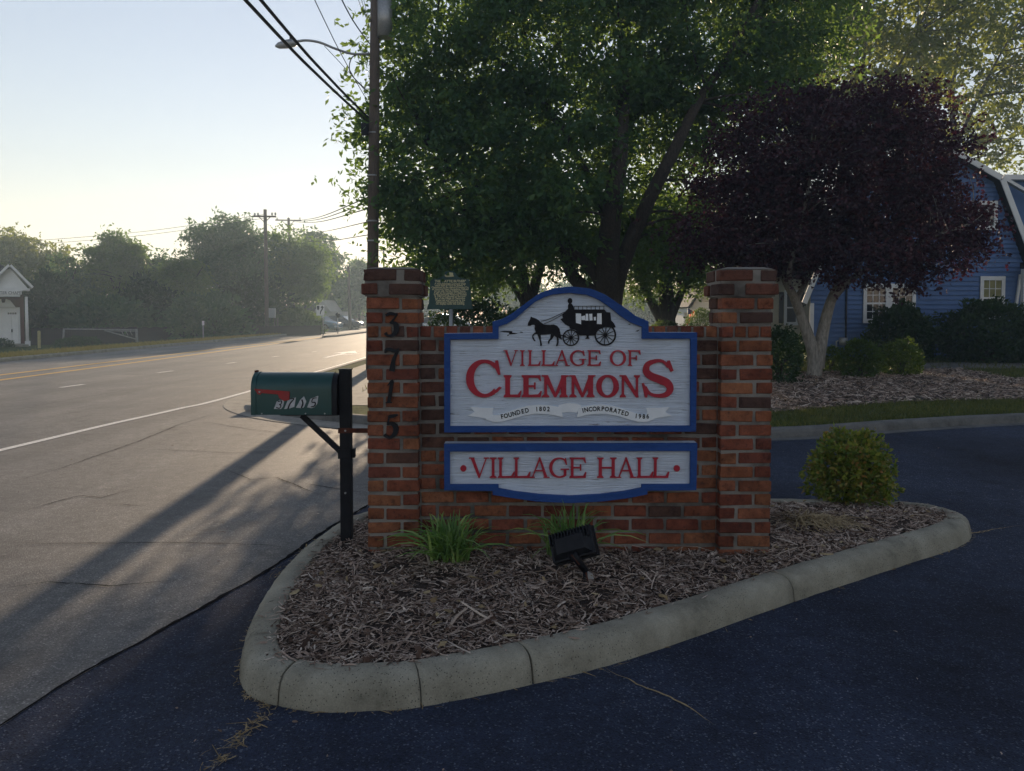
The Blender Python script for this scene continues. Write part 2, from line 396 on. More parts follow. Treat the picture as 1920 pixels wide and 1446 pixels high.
# driveway: newer dark asphalt, laid on the right of the seam
seam_px = [(-330,1640),(-120,1450),(0,1365),(108,1292),(215,1232),(330,1168),(470,1090),(545,1043),(611,996),(690,950),(800,905),(1000,858),(1120,838)]
seam = [gp(u, v) for u, v in seam_px]
far_kerb = [(-4.85,180),(-4.8,130),(-4.75,60),(-4.7,30),(-4.75,18),(-4.72,14.9),(-4.45,13.1),(-3.85,12.0),(-3.1,11.25),(-1.9,10.5),(-.5,9.9),(1.2,9.5),(3.24,9.42),(5.24,10.15),(7.1,10.75),(12,12.0),(25,14.5),(45,18)]
dr = seam+[(1.6,9.4),(3.24,9.36),(5.24,10.08),(7.1,10.68),(12,11.92),(25,14.42),(45,17.9),(45,-15),(-6,-15)]
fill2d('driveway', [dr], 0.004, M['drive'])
# tarred seam between the two, with ragged edges
def ragged(path, w, z, name, mat, step=.05, jit=.5, parent=None):
    P = []; path = [Vector((p[0], p[1], 0)) for p in path]
    for a, b in zip(path, path[1:]):
        k = max(1, int((b-a).length/step))
        for i in range(k): P.append(a.lerp(b, i/k))
    P.append(path[-1]); vs = []; fs = []; n = len(P); dx = 0
    for i, p in enumerate(P):
        d = (P[min(i+1,n-1)]-P[max(i-1,0)]).normalized(); nr = Vector((-d.y, d.x, 0))
        dx = dx*.8+random.uniform(-1,1)*w*jit*.6
        e = min(1, 4*i/n, 4*(n-1-i)/n) if n > 6 else 1; e = max(e, .12)
        a = p+nr*(w*e*random.uniform(.25,.75)+dx); b = p-nr*(w*e*random.uniform(.25,.75)-dx)
        vs += [(a.x,a.y,z),(b.x,b.y,z)]
        if i: fs.append((2*i-2,2*i-1,2*i+1,2*i))
    o = mk(name, vs, fs, mat, parent)
    if parent is None: o['kind'] = 'structure'
    return o
ragged(seam, .024, .008, 'pavement_seam', M['tar'], .05, .25)
for path in ([(0,1020),(170,1020),(330,1018),(440,1021),(500,1024),(555,1031)], [(0,910),(110,880),(260,828),(340,795),(430,768)],
             [(250,842),(350,846),(500,852)], [(375,790),(470,806),(560,815)], [(215,946),(272,950)], [(560,905),(660,922),(690,925)], [(0,1105),(90,1092),(210,1100),(330,1088)], [(40,960),(150,930),(190,935),(260,915)], [(420,880),(470,900),(520,896),(600,930)], [(0,775),(120,752),(260,728),(330,722)]):
    ragged([gp(u, v) for u, v in path], .010, .005, 'pavement_crack', M['tar'], .04, .9)
for path in ([(1135,1255),(1205,1290),(1285,1325),(1340,1362)], [(1880,990),(1780,1010),(1920,985)]):
    ragged([gp(u, v) for u, v in path], .008, .0085, 'pavement_crack', M['straw'], .025, 1.6)

# raised ground beyond the driveway with its kerb
KP = [(0,-.06),(0,.0),(.012,.075),(.028,.108),(.055,.122),(.085,.126),(.15,.124),(.152,-.06)]
fk = [(p.x, p.y) for p in catmull([(x, y, 0) for x, y in far_kerb], 6)]
vs_, fs_ = sweep(fk, KP); o = mk('far_kerb', vs_, fs_, M['concrete_dark'], smooth=False); tag(o, kind='structure')
cut = next(i for i, p in enumerate(fk) if p[0] > 2.2)
vs_, fs_ = strip(fk[:cut], 0.0, -.42, .012, .007); tag(mk('gutter', vs_, fs_, M['concrete_pale']), kind='structure')
vs_, fs_ = strip(fk[cut-1:], 0.0, -.16, .010, .0075); tag(mk('gutter', vs_, fs_, M['concrete_dark']), kind='structure')
inner = []
for i, p in enumerate(fk):
    a = Vector(fk[max(i-1,0)]); b = Vector(fk[min(i+1,len(fk)-1)]); d = (b-a).normalized(); inner.append((p[0]-d.y*.151, p[1]+d.x*.151))
fill2d('raised_lawn', [inner+[(60,19),(60,180)]], .112, M['lawn'])
vs_, fs_ = sweep([(-16.4,180),(-16.4,60),(-16.4,-15)][::-1] , KP); tag(mk('street_kerb', vs_, fs_, M['concrete']), kind='structure')
sw = [(-3.6,11.95),(-3.55,16),(-3.5,30),(-3.5,60),(-3.6,120)]
vs_, fs_ = strip(sw, .62, -1.9, .118); tag(mk('sidewalk', vs_, fs_, M['concrete_pale']), kind='structure')
# storm drain grate in the gutter
gx, gy = gp(705, 781, .05)
g = thing('storm_drain_grate', 'dark iron storm drain grate in the gutter behind the mailbox post', 'drain grate', (gx+.1, gy, .016))
mb = MB(); mb.box(gx-.32,gx+.52,gy-.24,gy-.2,.013,.034).box(gx-.32,gx+.52,gy+.2,gy+.24,.013,.034).box(gx-.36,gx-.32,gy-.24,gy+.24,.013,.034).box(gx+.52,gx+.56,gy-.24,gy+.24,.013,.034); mb.build('frame', M['black_metal'], g)
for i in range(14): MB().box(gx-.30+i*.06,gx-.272+i*.06,gy-.2,gy+.2,.014,.030).build('bar', M['rust'], g)

# road markings
def road_line(path, w, mat, name, z=.0045):
    vs_, fs_ = strip(path, w/2, -w/2, z); return tag(mk(name, vs_, fs_, mat), kind='structure')
road_line([(p.x,p.y) for p in catmull([(-6.4,0,0),(-5.73,8.6,0),(-5.58,10.6,0),(-5.38,12.34,0),(-5.2,15.2,0),(-5.2,30,0),(-5.3,60,0),(-5.4,120,0)],8)], .11, M['white_line'], 'edge_line')
road_line([(-11.85,0),(-11.87,18),(-11.95,24),(-12.05,31),(-12.4,41),(-12.7,51)], .19, M['yellow_line'], 'centre_line')
road_line([(-12.85,0),(-12.86,20),(-12.9,26),(-13.05,34),(-13.0,48),(-12.8,52)], .19, M['yellow_line'], 'centre_line')
for pa, pb_ in (((113,727),(157,721)), ((296,699.3),(324,695.8)), ((425,682),(442,679.8)), ((510,669.6),(522,668.2)), ((585,660),(594,659))):
    road_line([gp(*pa), gp(*pb_)], .11, M['white_line'], 'lane_dash')
ax, ay = gp(640, 664)
tag(mk('turn_arrow', [(ax-.09,ay-2.6,.0047),(ax+.09,ay-2.6,.0047),(ax+.09,ay+.6,.0047),(ax-.09,ay+.6,.0047),(ax-.5,ay+.6,.0047),(ax+.5,ay+.6,.0047),(ax,ay+2.6,.0047),(ax+.09,ay-.9,.0047),(ax+.7,ay-.1,.0047),(ax+.7,ay+.25,.0047),(ax+.09,ay-.4,.0047)],
       [(0,1,2,3),(4,5,6),(7,8,9,10)], M['white_line']), kind='structure')
# raised median that starts by the keep-right sign
mk_ = [(-12.4,50.5),(-12.0,53),(-12.1,70),(-12.3,110),(-13.4,110),(-13.2,70),(-12.9,53)]
o = fill2d('median', [mk_], .06, M['concrete_pale'], extrude=.06)

# ---------------------------------------------------------------- the island
kout_px = [(690,985),(640,1003),(600,1030),(560,1062),(520,1105),(490,1150),(466,1195),(452,1240),(449,1275),(463,1303),(490,1318),(520,1326),(600,1338),(700,1335),(790,1328),(1000,1285),(1200,1232),(1490,1130),(1700,1060),(1800,1026),(1822,1003)]
kout = [gp(u, v) for u, v in kout_px]+[(3.2,5.5),(3.08,5.72),(2.8,5.83),(2.3,5.87),(1.5,5.9),(.5,5.92),(-.4,5.88),(-.85,5.75)]
kpath = [(p.x, p.y) for p in catmull([(x, y, 0) for x, y in kout], 6, True)]
# joints at the photo's cracks: split the kerb into cast segments
def nearest(u, v):
    q = gp(u, v); return min(range(len(kpath)), key=lambda i: (kpath[i][0]-q[0])**2+(kpath[i][1]-q[1])**2)
joints = sorted([nearest(520,1326), nearest(785,1328), nearest(1012,1282), nearest(1492,1130), nearest(1815,1010), nearest(575,1050), len(kpath)-16])
KI = [(0,-.06),(0,0),(.010,.060),(.022,.092),(.040,.112),(.065,.124),(.10,.128),(.148,.126),(.158,.118),(.16,-.02)]
kerb_root = bpy.data.objects.new('island_kerb', None); COL.objects.link(kerb_root); kerb_root['kind'] = 'structure'
NP = len(kpath)
for a, b in zip(joints, joints[1:]+[joints[0]+NP]):
    seg = [Vector((*kpath[i % NP], 0)) for i in range(a, b+1)]
    # refine, then pull the two ends back a few millimetres so the joint is open
    pts = [Vector(p) for p in seg]
    gap = .0035
    pts[0] = pts[0]+(pts[1]-pts[0]).normalized()*gap; pts[-1] = pts[-1]+(pts[-2]-pts[-1]).normalized()*gap
    pts = catmull(pts, 2)
    k = len(KI); vs_, fs_ = sweep([(p.x, p.y) for p in pts], KI)
    vs_ = [(x+random.gauss(0,.0012), y+random.gauss(0,.0012), z+(random.gauss(0,.0012) if z > .05 else 0)) for x, y, z in vs_]
    o = mk('kerb_segment', vs_, fs_, M['concrete'], kerb_root)
    for p in o.data.polygons: p.use_smooth = len(p.vertices) == 4
kin = []
for i, p in enumerate(kpath):
    a = Vector(kpath[i-1]); b = Vector(kpath[(i+1)%NP]); d = (b-a).normalized(); kin.append((p[0]-d.y*.157, p[1]+d.x*.157))
KIN = np.array(kin)
def edge_dist(x, y):
    d = np.full(np.shape(x), 9.0)
    for i in range(0, NP, 2): d = np.minimum(d, np.hypot(x-KIN[i,0], y-KIN[i,1]))
    return d
def mulch_z(x, y):
    e = np.clip(edge_dist(x, y)/.5, 0, 1); e = e*e*(3-2*e)
    w = .012*np.sin(x*5.3+1.3*np.sin(y*4.1))+.010*np.sin(y*6.1+x*2.7+.8)+.006*np.sin(x*13+y*9)
    return .104+.030*e+w*e
# soil grid under the chips
gx_ = np.arange(-1.35, 3.2, .05); gy_ = np.arange(2.9, 5.95, .05); GX, GY = np.meshgrid(gx_, gy_)
GZ = mulch_z(GX, GY); ok = inside(GX, GY, kin) | (edge_dist(GX, GY) < .075)
GZ = np.where(inside(GX, GY, kin), GZ, .095)
idx = np.arange(GX.size).reshape(GX.shape); Q = []
for j in range(GX.shape[0]-1):
    for i in range(GX.shape[1]-1):
        if ok[j,i] and ok[j,i+1] and ok[j+1,i] and ok[j+1,i+1]: Q.append((idx[j,i], idx[j,i+1], idx[j+1,i+1], idx[j+1,i]))
me = np_mesh('mulch_bed', np.stack([GX.ravel(), GY.ravel(), GZ.ravel()], 1), Q, M['soil']); o = link('mulch_bed', me); o['kind'] = 'structure'
def chips(name, pts, L, W, label, mat, tilt=.28, curl=.0):
    """wood chips: long flat splinters with a ridge"""
    n = len(pts); a = rng.uniform(0, 2*np.pi, n); t = rng.normal(0, tilt, n); L = L*rng.lognormal(0, .55, n); W = W*rng.lognormal(0, .5, n)
    d = np.stack([np.cos(a)*np.cos(t), np.sin(a)*np.cos(t), np.sin(t)], 1); s = np.stack([-np.sin(a), np.cos(a), rng.normal(0,.4,n)], 1)
    s /= np.linalg.norm(s, axis=1)[:,None]; u = np.cross(d, s)
    c = np.asarray(pts); h = (W*.35)[:,None]*u; dl = d*(L/2)[:,None]; sw_ = s*(W/2)[:,None]; tp = rng.uniform(.2,.9,n)[:,None]
    bend = rng.normal(0, 1, n)[:,None]*s*(L*.07)[:,None]
    P = np.stack([c-dl-sw_*tp, c-dl+sw_*tp, c+bend-sw_, c+bend+sw_, c+dl-sw_*tp, c+dl+sw_*tp,
                  c-dl*.9+h*.6, c+bend+h, c+dl*.9+h*.6], 1).reshape(-1, 3)
    f = np.array([(0,2,7,6),(2,4,8,7),(1,6,7,3),(3,7,8,5)]); Q = (f[None]+9*np.arange(n)[:,None,None]).reshape(-1, 4)
    o = link(name, np_mesh(name, P, Q, mat)); tag(o, label, 'mulch', kind='stuff'); return o
n = 36000; x = rng.uniform(-1.35, 3.15, n*2); y = rng.uniform(2.9, 5.95, n*2)
hole = np.sin(x*7.1+2*np.sin(y*5.3))*np.sin(y*8.3+1.7*np.sin(x*6.2)+1)+.6*np.sin(x*17+y*11)*np.sin(y*19-x*5)
k = inside(x, y, kin) & ((hole > -.75) | (rng.random(len(x)) < .25)); x, y = x[k], y[k]
z = mulch_z(x, y)+rng.uniform(.0, .018, len(x))+np.where(edge_dist(x, y) < .05, .006, 0)
chips('wood_mulch', np.stack([x, y, z], 1), .038, .0056, 'grey-brown shredded wood mulch covering the sign island', M['chips'])
k = rng.choice(len(x), 420, replace=False)
chips('long_mulch_strands', np.stack([x[k], y[k], z[k]+.012], 1), .10, .0065, 'longer pale splinters strewn over the island mulch', M['pale_chips'], .12)
k = rng.choice(len(x), 3800, replace=False)
chips('bark_chunks', np.stack([x[k], y[k], z[k]+.006], 1), .020, .013, 'short dark bark chunks mixed through the island mulch', M['bark_chunks'], .25)
k = rng.choice(len(x), 130, replace=False)
chips('fallen_leaves', np.stack([x[k], y[k], z[k]+.014], 1), .035, .024, 'few dry leaves lying on the island mulch', M['straw'], .2)['category'] = 'leaves'
# straw and leaf litter caught along the kerb and in the seam
P = []
for i in range(1100):
    j = random.choice(range(joints[0]-46, joints[0]+6)); p = Vector(kpath[j % NP]); a = Vector(kpath[(j+1) % NP]); d = (a-p).normalized()
    o_ = abs(random.gauss(0, .035)); P.append((p.x+d.y*o_+random.uniform(-.02,.02), p.y-d.x*o_+random.uniform(-.02,.02), .007+random.uniform(0,.012)))
for i in range(110):
    t = random.random(); a = gp(505,1335); b = gp(395,1446); w = random.gauss(0,.022)
    P.append((a[0]+(b[0]-a[0])*t+w, a[1]+(b[1]-a[1])*t+w*.5, .008+random.uniform(0,.006)))
for i in range(260):
    j = random.randrange(joints[0], joints[0]+150); p = Vector(kpath[j % NP]); a = Vector(kpath[(j+1) % NP]); d = (a-p).normalized(); o_ = abs(random.gauss(0,.012))
    P.append((p.x+d.y*o_, p.y-d.x*o_, .007))
chips('kerb_litter', P, .034, .0032, 'dry straw litter lying against the outside of the kerb', M['straw'], .2)['category'] = 'litter'
P = []
for i in range(420):                                        # chips that spilled on to the kerb and over it
    j = random.randrange(NP); p = Vector(kpath[j]); a = Vector(kpath[(j+1) % NP]); d = (a-p).normalized(); o_ = .157-abs(random.gauss(0,.035)); P.append((p.x-d.y*o_, p.y+d.x*o_, .131 if o_ > .06 else .01))
chips('spilled_mulch', P, .03, .005, 'stray mulch chips lying on top of the island kerb', M['chips'], .1)
P = [(random.uniform(-5,5), random.uniform(2.0, 9), .006) for _ in range(260)]
P = [p for p in P if not inside(np.array([p[0]]), np.array([p[1]]), kpath)[0]]
chips('pavement_debris', P, .016, .006, 'scattered bits of bark and leaf on the asphalt', M['chips'], .1)['category'] = 'litter'

# ================================================================== BRICK MONUMENT
BL, BH, BD, MJ = .191, .0662, .092, .0151; PITCH = BH+MJ
def brick_mesh(l, d, h, seed):
    r = random.Random(seed); bm = bmesh.new(); bmesh.ops.create_cube(bm, size=1)
    for v in bm.verts: v.co = Vector((v.co.x*l, v.co.y*d, v.co.z*h))
    bmesh.ops.bevel(bm, geom=list(bm.edges), offset=.0045, segments=1, affect='EDGES')
    for v in bm.verts:
        big = .0045 if r.random() < .2 else .0015
        v.co += Vector((-math.copysign(abs(r.gauss(0,big)), v.co.x), r.gauss(0,.0007), -math.copysign(abs(r.gauss(0,big)), v.co.z)))
    me = bpy.data.meshes.new('brick'); bm.to_mesh(me); bm.free(); me.materials.append(M['brick']); return me
BM_full = [brick_mesh(BL, BD, BH, i) for i in range(10)]
BM_half = [brick_mesh(BD, BD, BH, 50+i) for i in range(6)]
BM_row = [brick_mesh(.0645, .20, BH, 80+i) for i in range(6)]
PAL = [(.30,.115,.058),(.28,.10,.050),(.33,.135,.068),(.25,.082,.046),(.22,.068,.042),(.31,.115,.062),(.19,.062,.042),(.28,.098,.055),(.24,.076,.046)]
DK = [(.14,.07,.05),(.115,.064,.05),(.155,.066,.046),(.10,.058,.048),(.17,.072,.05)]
def put_brick(me, x, y, z, rz, parent, dark=0.0):
    o = bpy.data.objects.new('brick', me); COL.objects.link(o); o.parent = parent
    o.location = (x-parent_off.x+random.gauss(0,.0012), y-parent_off.y+random.gauss(0,.0015), z-parent_off.z+random.gauss(0,.001)); o.rotation_euler = (random.gauss(0,.006), random.gauss(0,.006), rz+random.gauss(0,.006)+(math.pi if random.random() < .5 else 0))
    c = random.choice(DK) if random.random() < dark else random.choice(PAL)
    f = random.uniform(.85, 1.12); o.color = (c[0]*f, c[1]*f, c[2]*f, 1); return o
FY = 4.45                                  # front plane of the pillars
TOPZ = pw(740, 503, FY)[2]
PW_ = BL+MJ+BD                             # 12 inch square pillar laid pinwheel fashion
mon = thing('brick_sign_wall', 'red brick wall between two square brick pillars, carrying the village sign', 'brick wall', (.33, 4.6, .1))
def pillar(x0, label, dark_side):
    global parent_off
    x1 = x0+PW_; y0, y1 = FY, FY+PW_
    core = MB().box(x0+.008, x1-.008, y0+.008, y1-.008, -.03, TOPZ-.03)
    core.box(x0-.006, x1+.006, y0-.006, y1+.006, TOPZ-2*PITCH, TOPZ-.008)
    p = core.build('pillar', M['mortar'], mon); p['label'] = label
    parent_off = Vector((0,0,0))
    for k in range(-2, 20):
        zc = TOPZ-PITCH*(20-k)+BH/2+MJ*.5
        g = {19: .014, 18: .024}.get(k, 0.0)
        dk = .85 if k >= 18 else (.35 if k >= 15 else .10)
        me = lambda: random.choice(BM_full)
        if k == 15:      # course of upright headers
            for i in range(4):
                for (bx, by, rz) in ((x0+.0375+i*.0745, y0+.1, 0),):
                    put_brick(random.choice(BM_row), bx, by, zc, rz, p, .25)
            for i in range(2):
                put_brick(random.choice(BM_half), x0+BD/2+i*(PW_-BD), y1-BD/2+.002, zc, 0, p, .5)
            continue
        a, b, c, d = x0-g, x1+g, y0-g, y1+g
        if k % 2:
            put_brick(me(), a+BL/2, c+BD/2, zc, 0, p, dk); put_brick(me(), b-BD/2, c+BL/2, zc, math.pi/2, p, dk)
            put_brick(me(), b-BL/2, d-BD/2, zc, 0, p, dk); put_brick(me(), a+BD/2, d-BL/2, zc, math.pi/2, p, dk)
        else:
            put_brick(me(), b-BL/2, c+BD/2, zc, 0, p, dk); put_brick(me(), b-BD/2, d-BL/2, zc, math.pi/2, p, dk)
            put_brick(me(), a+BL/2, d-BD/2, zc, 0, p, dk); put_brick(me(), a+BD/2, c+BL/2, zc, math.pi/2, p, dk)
    # mortar wash on top
    cap = MB(); cx, cy, h = (x0+x1)/2, (y0+y1)/2, PW_/2
    cap.add([(cx-h,cy-h,TOPZ-.004),(cx+h,cy-h,TOPZ-.004),(cx+h,cy+h,TOPZ-.004),(cx-h,cy+h,TOPZ-.004),(cx-h*.7,cy-h*.7,TOPZ+.008),(cx+h*.7,cy-h*.7,TOPZ+.008),(cx+h*.7,cy+h*.7,TOPZ+.008),(cx-h*.7,cy+h*.7,TOPZ+.008)],
            [(4,5,6,7),(0,1,5,4),(1,2,6,5),(2,3,7,6),(3,0,4,7)])
    cap.build('mortar_cap', M['mortar'], p); return p
XL = pw(688, 760, FY)[0]; XR = pw(1351, 760, FY)[0]
pil_l = pillar(XL, 'brick pillar with black numerals 3715 running down its face', 1)
pil_r = pillar(XR, 'brick pillar without numerals, beside the round shrub', -1)
WY = FY+.062; WT = .20; wx0, wx1 = XL+PW_, XR
ztop = TOPZ-PITCH*4-.002                                       # wall top is level with the header course
wall = MB().box(wx0-.01, wx1+.01, WY+.008, WY+WT-.008, -.03, ztop-.012).build('wall', M['mortar'], mon)
parent_off = Vector((0,0,0))
for k in range(-1, 15):
    zc = TOPZ-PITCH*(20-k)+BH/2+MJ*.5
    xx = wx0+MJ*.4-(0 if k % 2 else (BL+MJ)/2)
    while xx < wx1-.02:
        a = max(xx, wx0+.003); b = min(xx+BL, wx1-.003)
        if b-a > .03:
            dist = min(a-wx0, wx1-b)
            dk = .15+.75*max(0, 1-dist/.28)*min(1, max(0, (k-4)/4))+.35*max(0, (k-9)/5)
            if b-a > BL*.97: me = random.choice(BM_full)
            else: me = brick_mesh(b-a, BD, BH, int(a*1e4) % 9999)
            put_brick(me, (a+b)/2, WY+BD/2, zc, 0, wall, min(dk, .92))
            if b-a > BL*.97: pass
        xx += BL+MJ
nrow = int((wx1-wx0)/.0758)
for i in range(nrow):
    put_brick(random.choice(BM_row), wx0+(i+.5)*(wx1-wx0)/nrow, WY+.1, TOPZ-PITCH*5+BH/2+MJ*.5, 0, wall, .4)

# numerals on the pillar: variable-width strokes
def stroke(mb, pts, ws, y0, y1, n=6, smooth=True):
    """flat brush stroke through (x,z) points with widths, pushed from y0 to y1"""
    if smooth and len(pts) > 2:
        P3 = catmull([(x, w, z) for (x, z), w in zip(pts, ws)], n)
        pts = [(p.x, p.z) for p in P3]; ws = [max(p.y, .0005) for p in P3]
    L_, R_ = [], []
    for i, (x, z) in enumerate(pts):
        a = pts[max(i-1,0)]; b = pts[min(i+1,len(pts)-1)]; d = Vector((b[0]-a[0], b[1]-a[1]))
        d = d.normalized() if d.length > 1e-9 else Vector((1,0)); L_.append((x-d.y*ws[i]/2, z+d.x*ws[i]/2)); R_.append((x+d.y*ws[i]/2, z-d.x*ws[i]/2))
    n = len(pts); vs = [(x,y0,z) for x,z in L_]+[(x,y0,z) for x,z in R_]+[(x,y1,z) for x,z in L_]+[(x,y1,z) for x,z in R_]; fs = []
    for i in range(n-1):
        fs += [(i,n+i,n+i+1,i+1),(2*n+i,2*n+i+1,3*n+i+1,3*n+i),(i,i+1,2*n+i+1,2*n+i),(n+i,3*n+i,3*n+i+1,n+i+1)]
    fs += [(0,2*n,3*n,n),(n-1,2*n-1,4*n-1,3*n-1)]
    mb.add(vs, fs)
NUM = {'3': [([(.12,.92),(.45,1.0),(.78,.97),(.95,1.0)],[.10,.16,.12,.05]), ([(.90,.96),(.62,.72),(.42,.58)],[.06,.08,.10]), ([(.42,.60),(.75,.56),(.86,.30),(.62,.06),(.25,.04),(.08,.16)],[.08,.20,.26,.18,.12,.16])],
       '7': [([(.08,.80),(.14,.95),(.40,.97),(.70,.90),(1.0,1.0)],[.06,.13,.17,.15,.06]), ([(.97,.98),(.66,.55),(.52,.02)],[.08,.17,.26])],
       '1': [([(.25,.78),(.62,.97),(.78,1.0)],[.05,.14,.10]), ([(.68,.98),(.52,.5),(.36,.04)],[.24,.24,.24]), ([(.05,.02),(.68,.03)],[.07,.08])],
       '5': [([(.38,.92),(.70,.95),(1.0,1.0)],[.15,.17,.07]), ([(.42,.95),(.28,.56)],[.09,.08]), ([(.26,.57),(.55,.63),(.84,.45),(.78,.18),(.48,.02),(.20,.05),(.06,.14)],[.08,.16,.24,.22,.14,.12,.16])]}
for ch, (u0, u1, v0, v1) in {'3':(720,747,588,631), '7':(720,748,654,697), '1':(722,741,714,756), '5':(719,746,778,821)}.items():
    a = pw(u0, v1, FY-.01); b = pw(u1, v0, FY-.01); mb = MB()
    for i, (pts, ws) in enumerate(NUM[ch]):
        w = b[0]-a[0]; h = b[2]-a[2]
        stroke(mb, [(a[0]+x*w, a[2]+z*h) for x, z in pts], [q*w*1.42 for q in ws], FY-.012-i*.0004, FY+.008)
    mb.build('house_number', M['black_metal'], pil_l)

# ================================================================== SIGN BOARDS
SY = FY-.03                                  # face of the border boards
def S(u, v): p = pw(u, v, SY); return (p[0], p[2])
def board(name, label, outer, inn, parent_z):
    t = thing(name, label, 'sign', (S(1069, 700)[0], SY, parent_z))
    o = [S(*p) for p in outer]; i = [S(*p) for p in inn]
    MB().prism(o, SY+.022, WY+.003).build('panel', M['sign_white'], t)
    MB().ring(o, i, SY-.004, SY+.0215).build('border', M['sign_blue'], t, bevel=.0025)
    return t
arc_o = [(923.5,603),(940,599),(959,588.5),(981,572),(1006.8,553),(1021,546),(1038.6,540.7),(1070,537),(1105.5,541),(1120,546),(1134,552.5),(1153,565),(1175,579.5),(1191,592),(1216,602.5)]
arc_i = [(935,613),(951,607),(967,597.5),(983,583),(1003,566.5),(1021,557.5),(1037,552.5),(1068.4,549.5),(1100,553),(1112,557.5),(1123,562.7),(1142,575),(1162,591.6),(1182.5,605),(1203.6,613)]
up_o = [(832.8,811),(832.8,625.5),(923.5,624.5)]+arc_o+[(1216,623.5),(1307,623.5),(1305,809.6)]
up_i = [(844,799.5),(844,637),(935,636)]+arc_i+[(1203.6,635.5),(1295,635.5),(1294.3,798.5)]
sign_a = board('village_sign', 'white arched wooden sign with blue border, coach emblem and red village name', up_o, up_i, 1.1)
bo = [(923.5,928),(960,934),(1005,940.5),(1069,943.5),(1130,940.5),(1180,934),(1214,927)]
bi = [(935,916),(965,921.5),(1010,927),(1069,930),(1125,927),(1170,921.5),(1203,915)]
lo_o = [(832.8,919.4),(832.8,832.5),(1307.5,831),(1305.5,919.4),(1214,920)]+bo[::-1]+[(923.5,920.7)]
lo_i = [(843.5,908.6),(843.5,847),(1294.5,846),(1294,908.2),(1203,908.5)]+bi[::-1]+[(935,908.5)]
sign_b = board('village_hall_sign', 'lower white wooden sign with blue border and the red words village hall', lo_o, lo_i, .7)
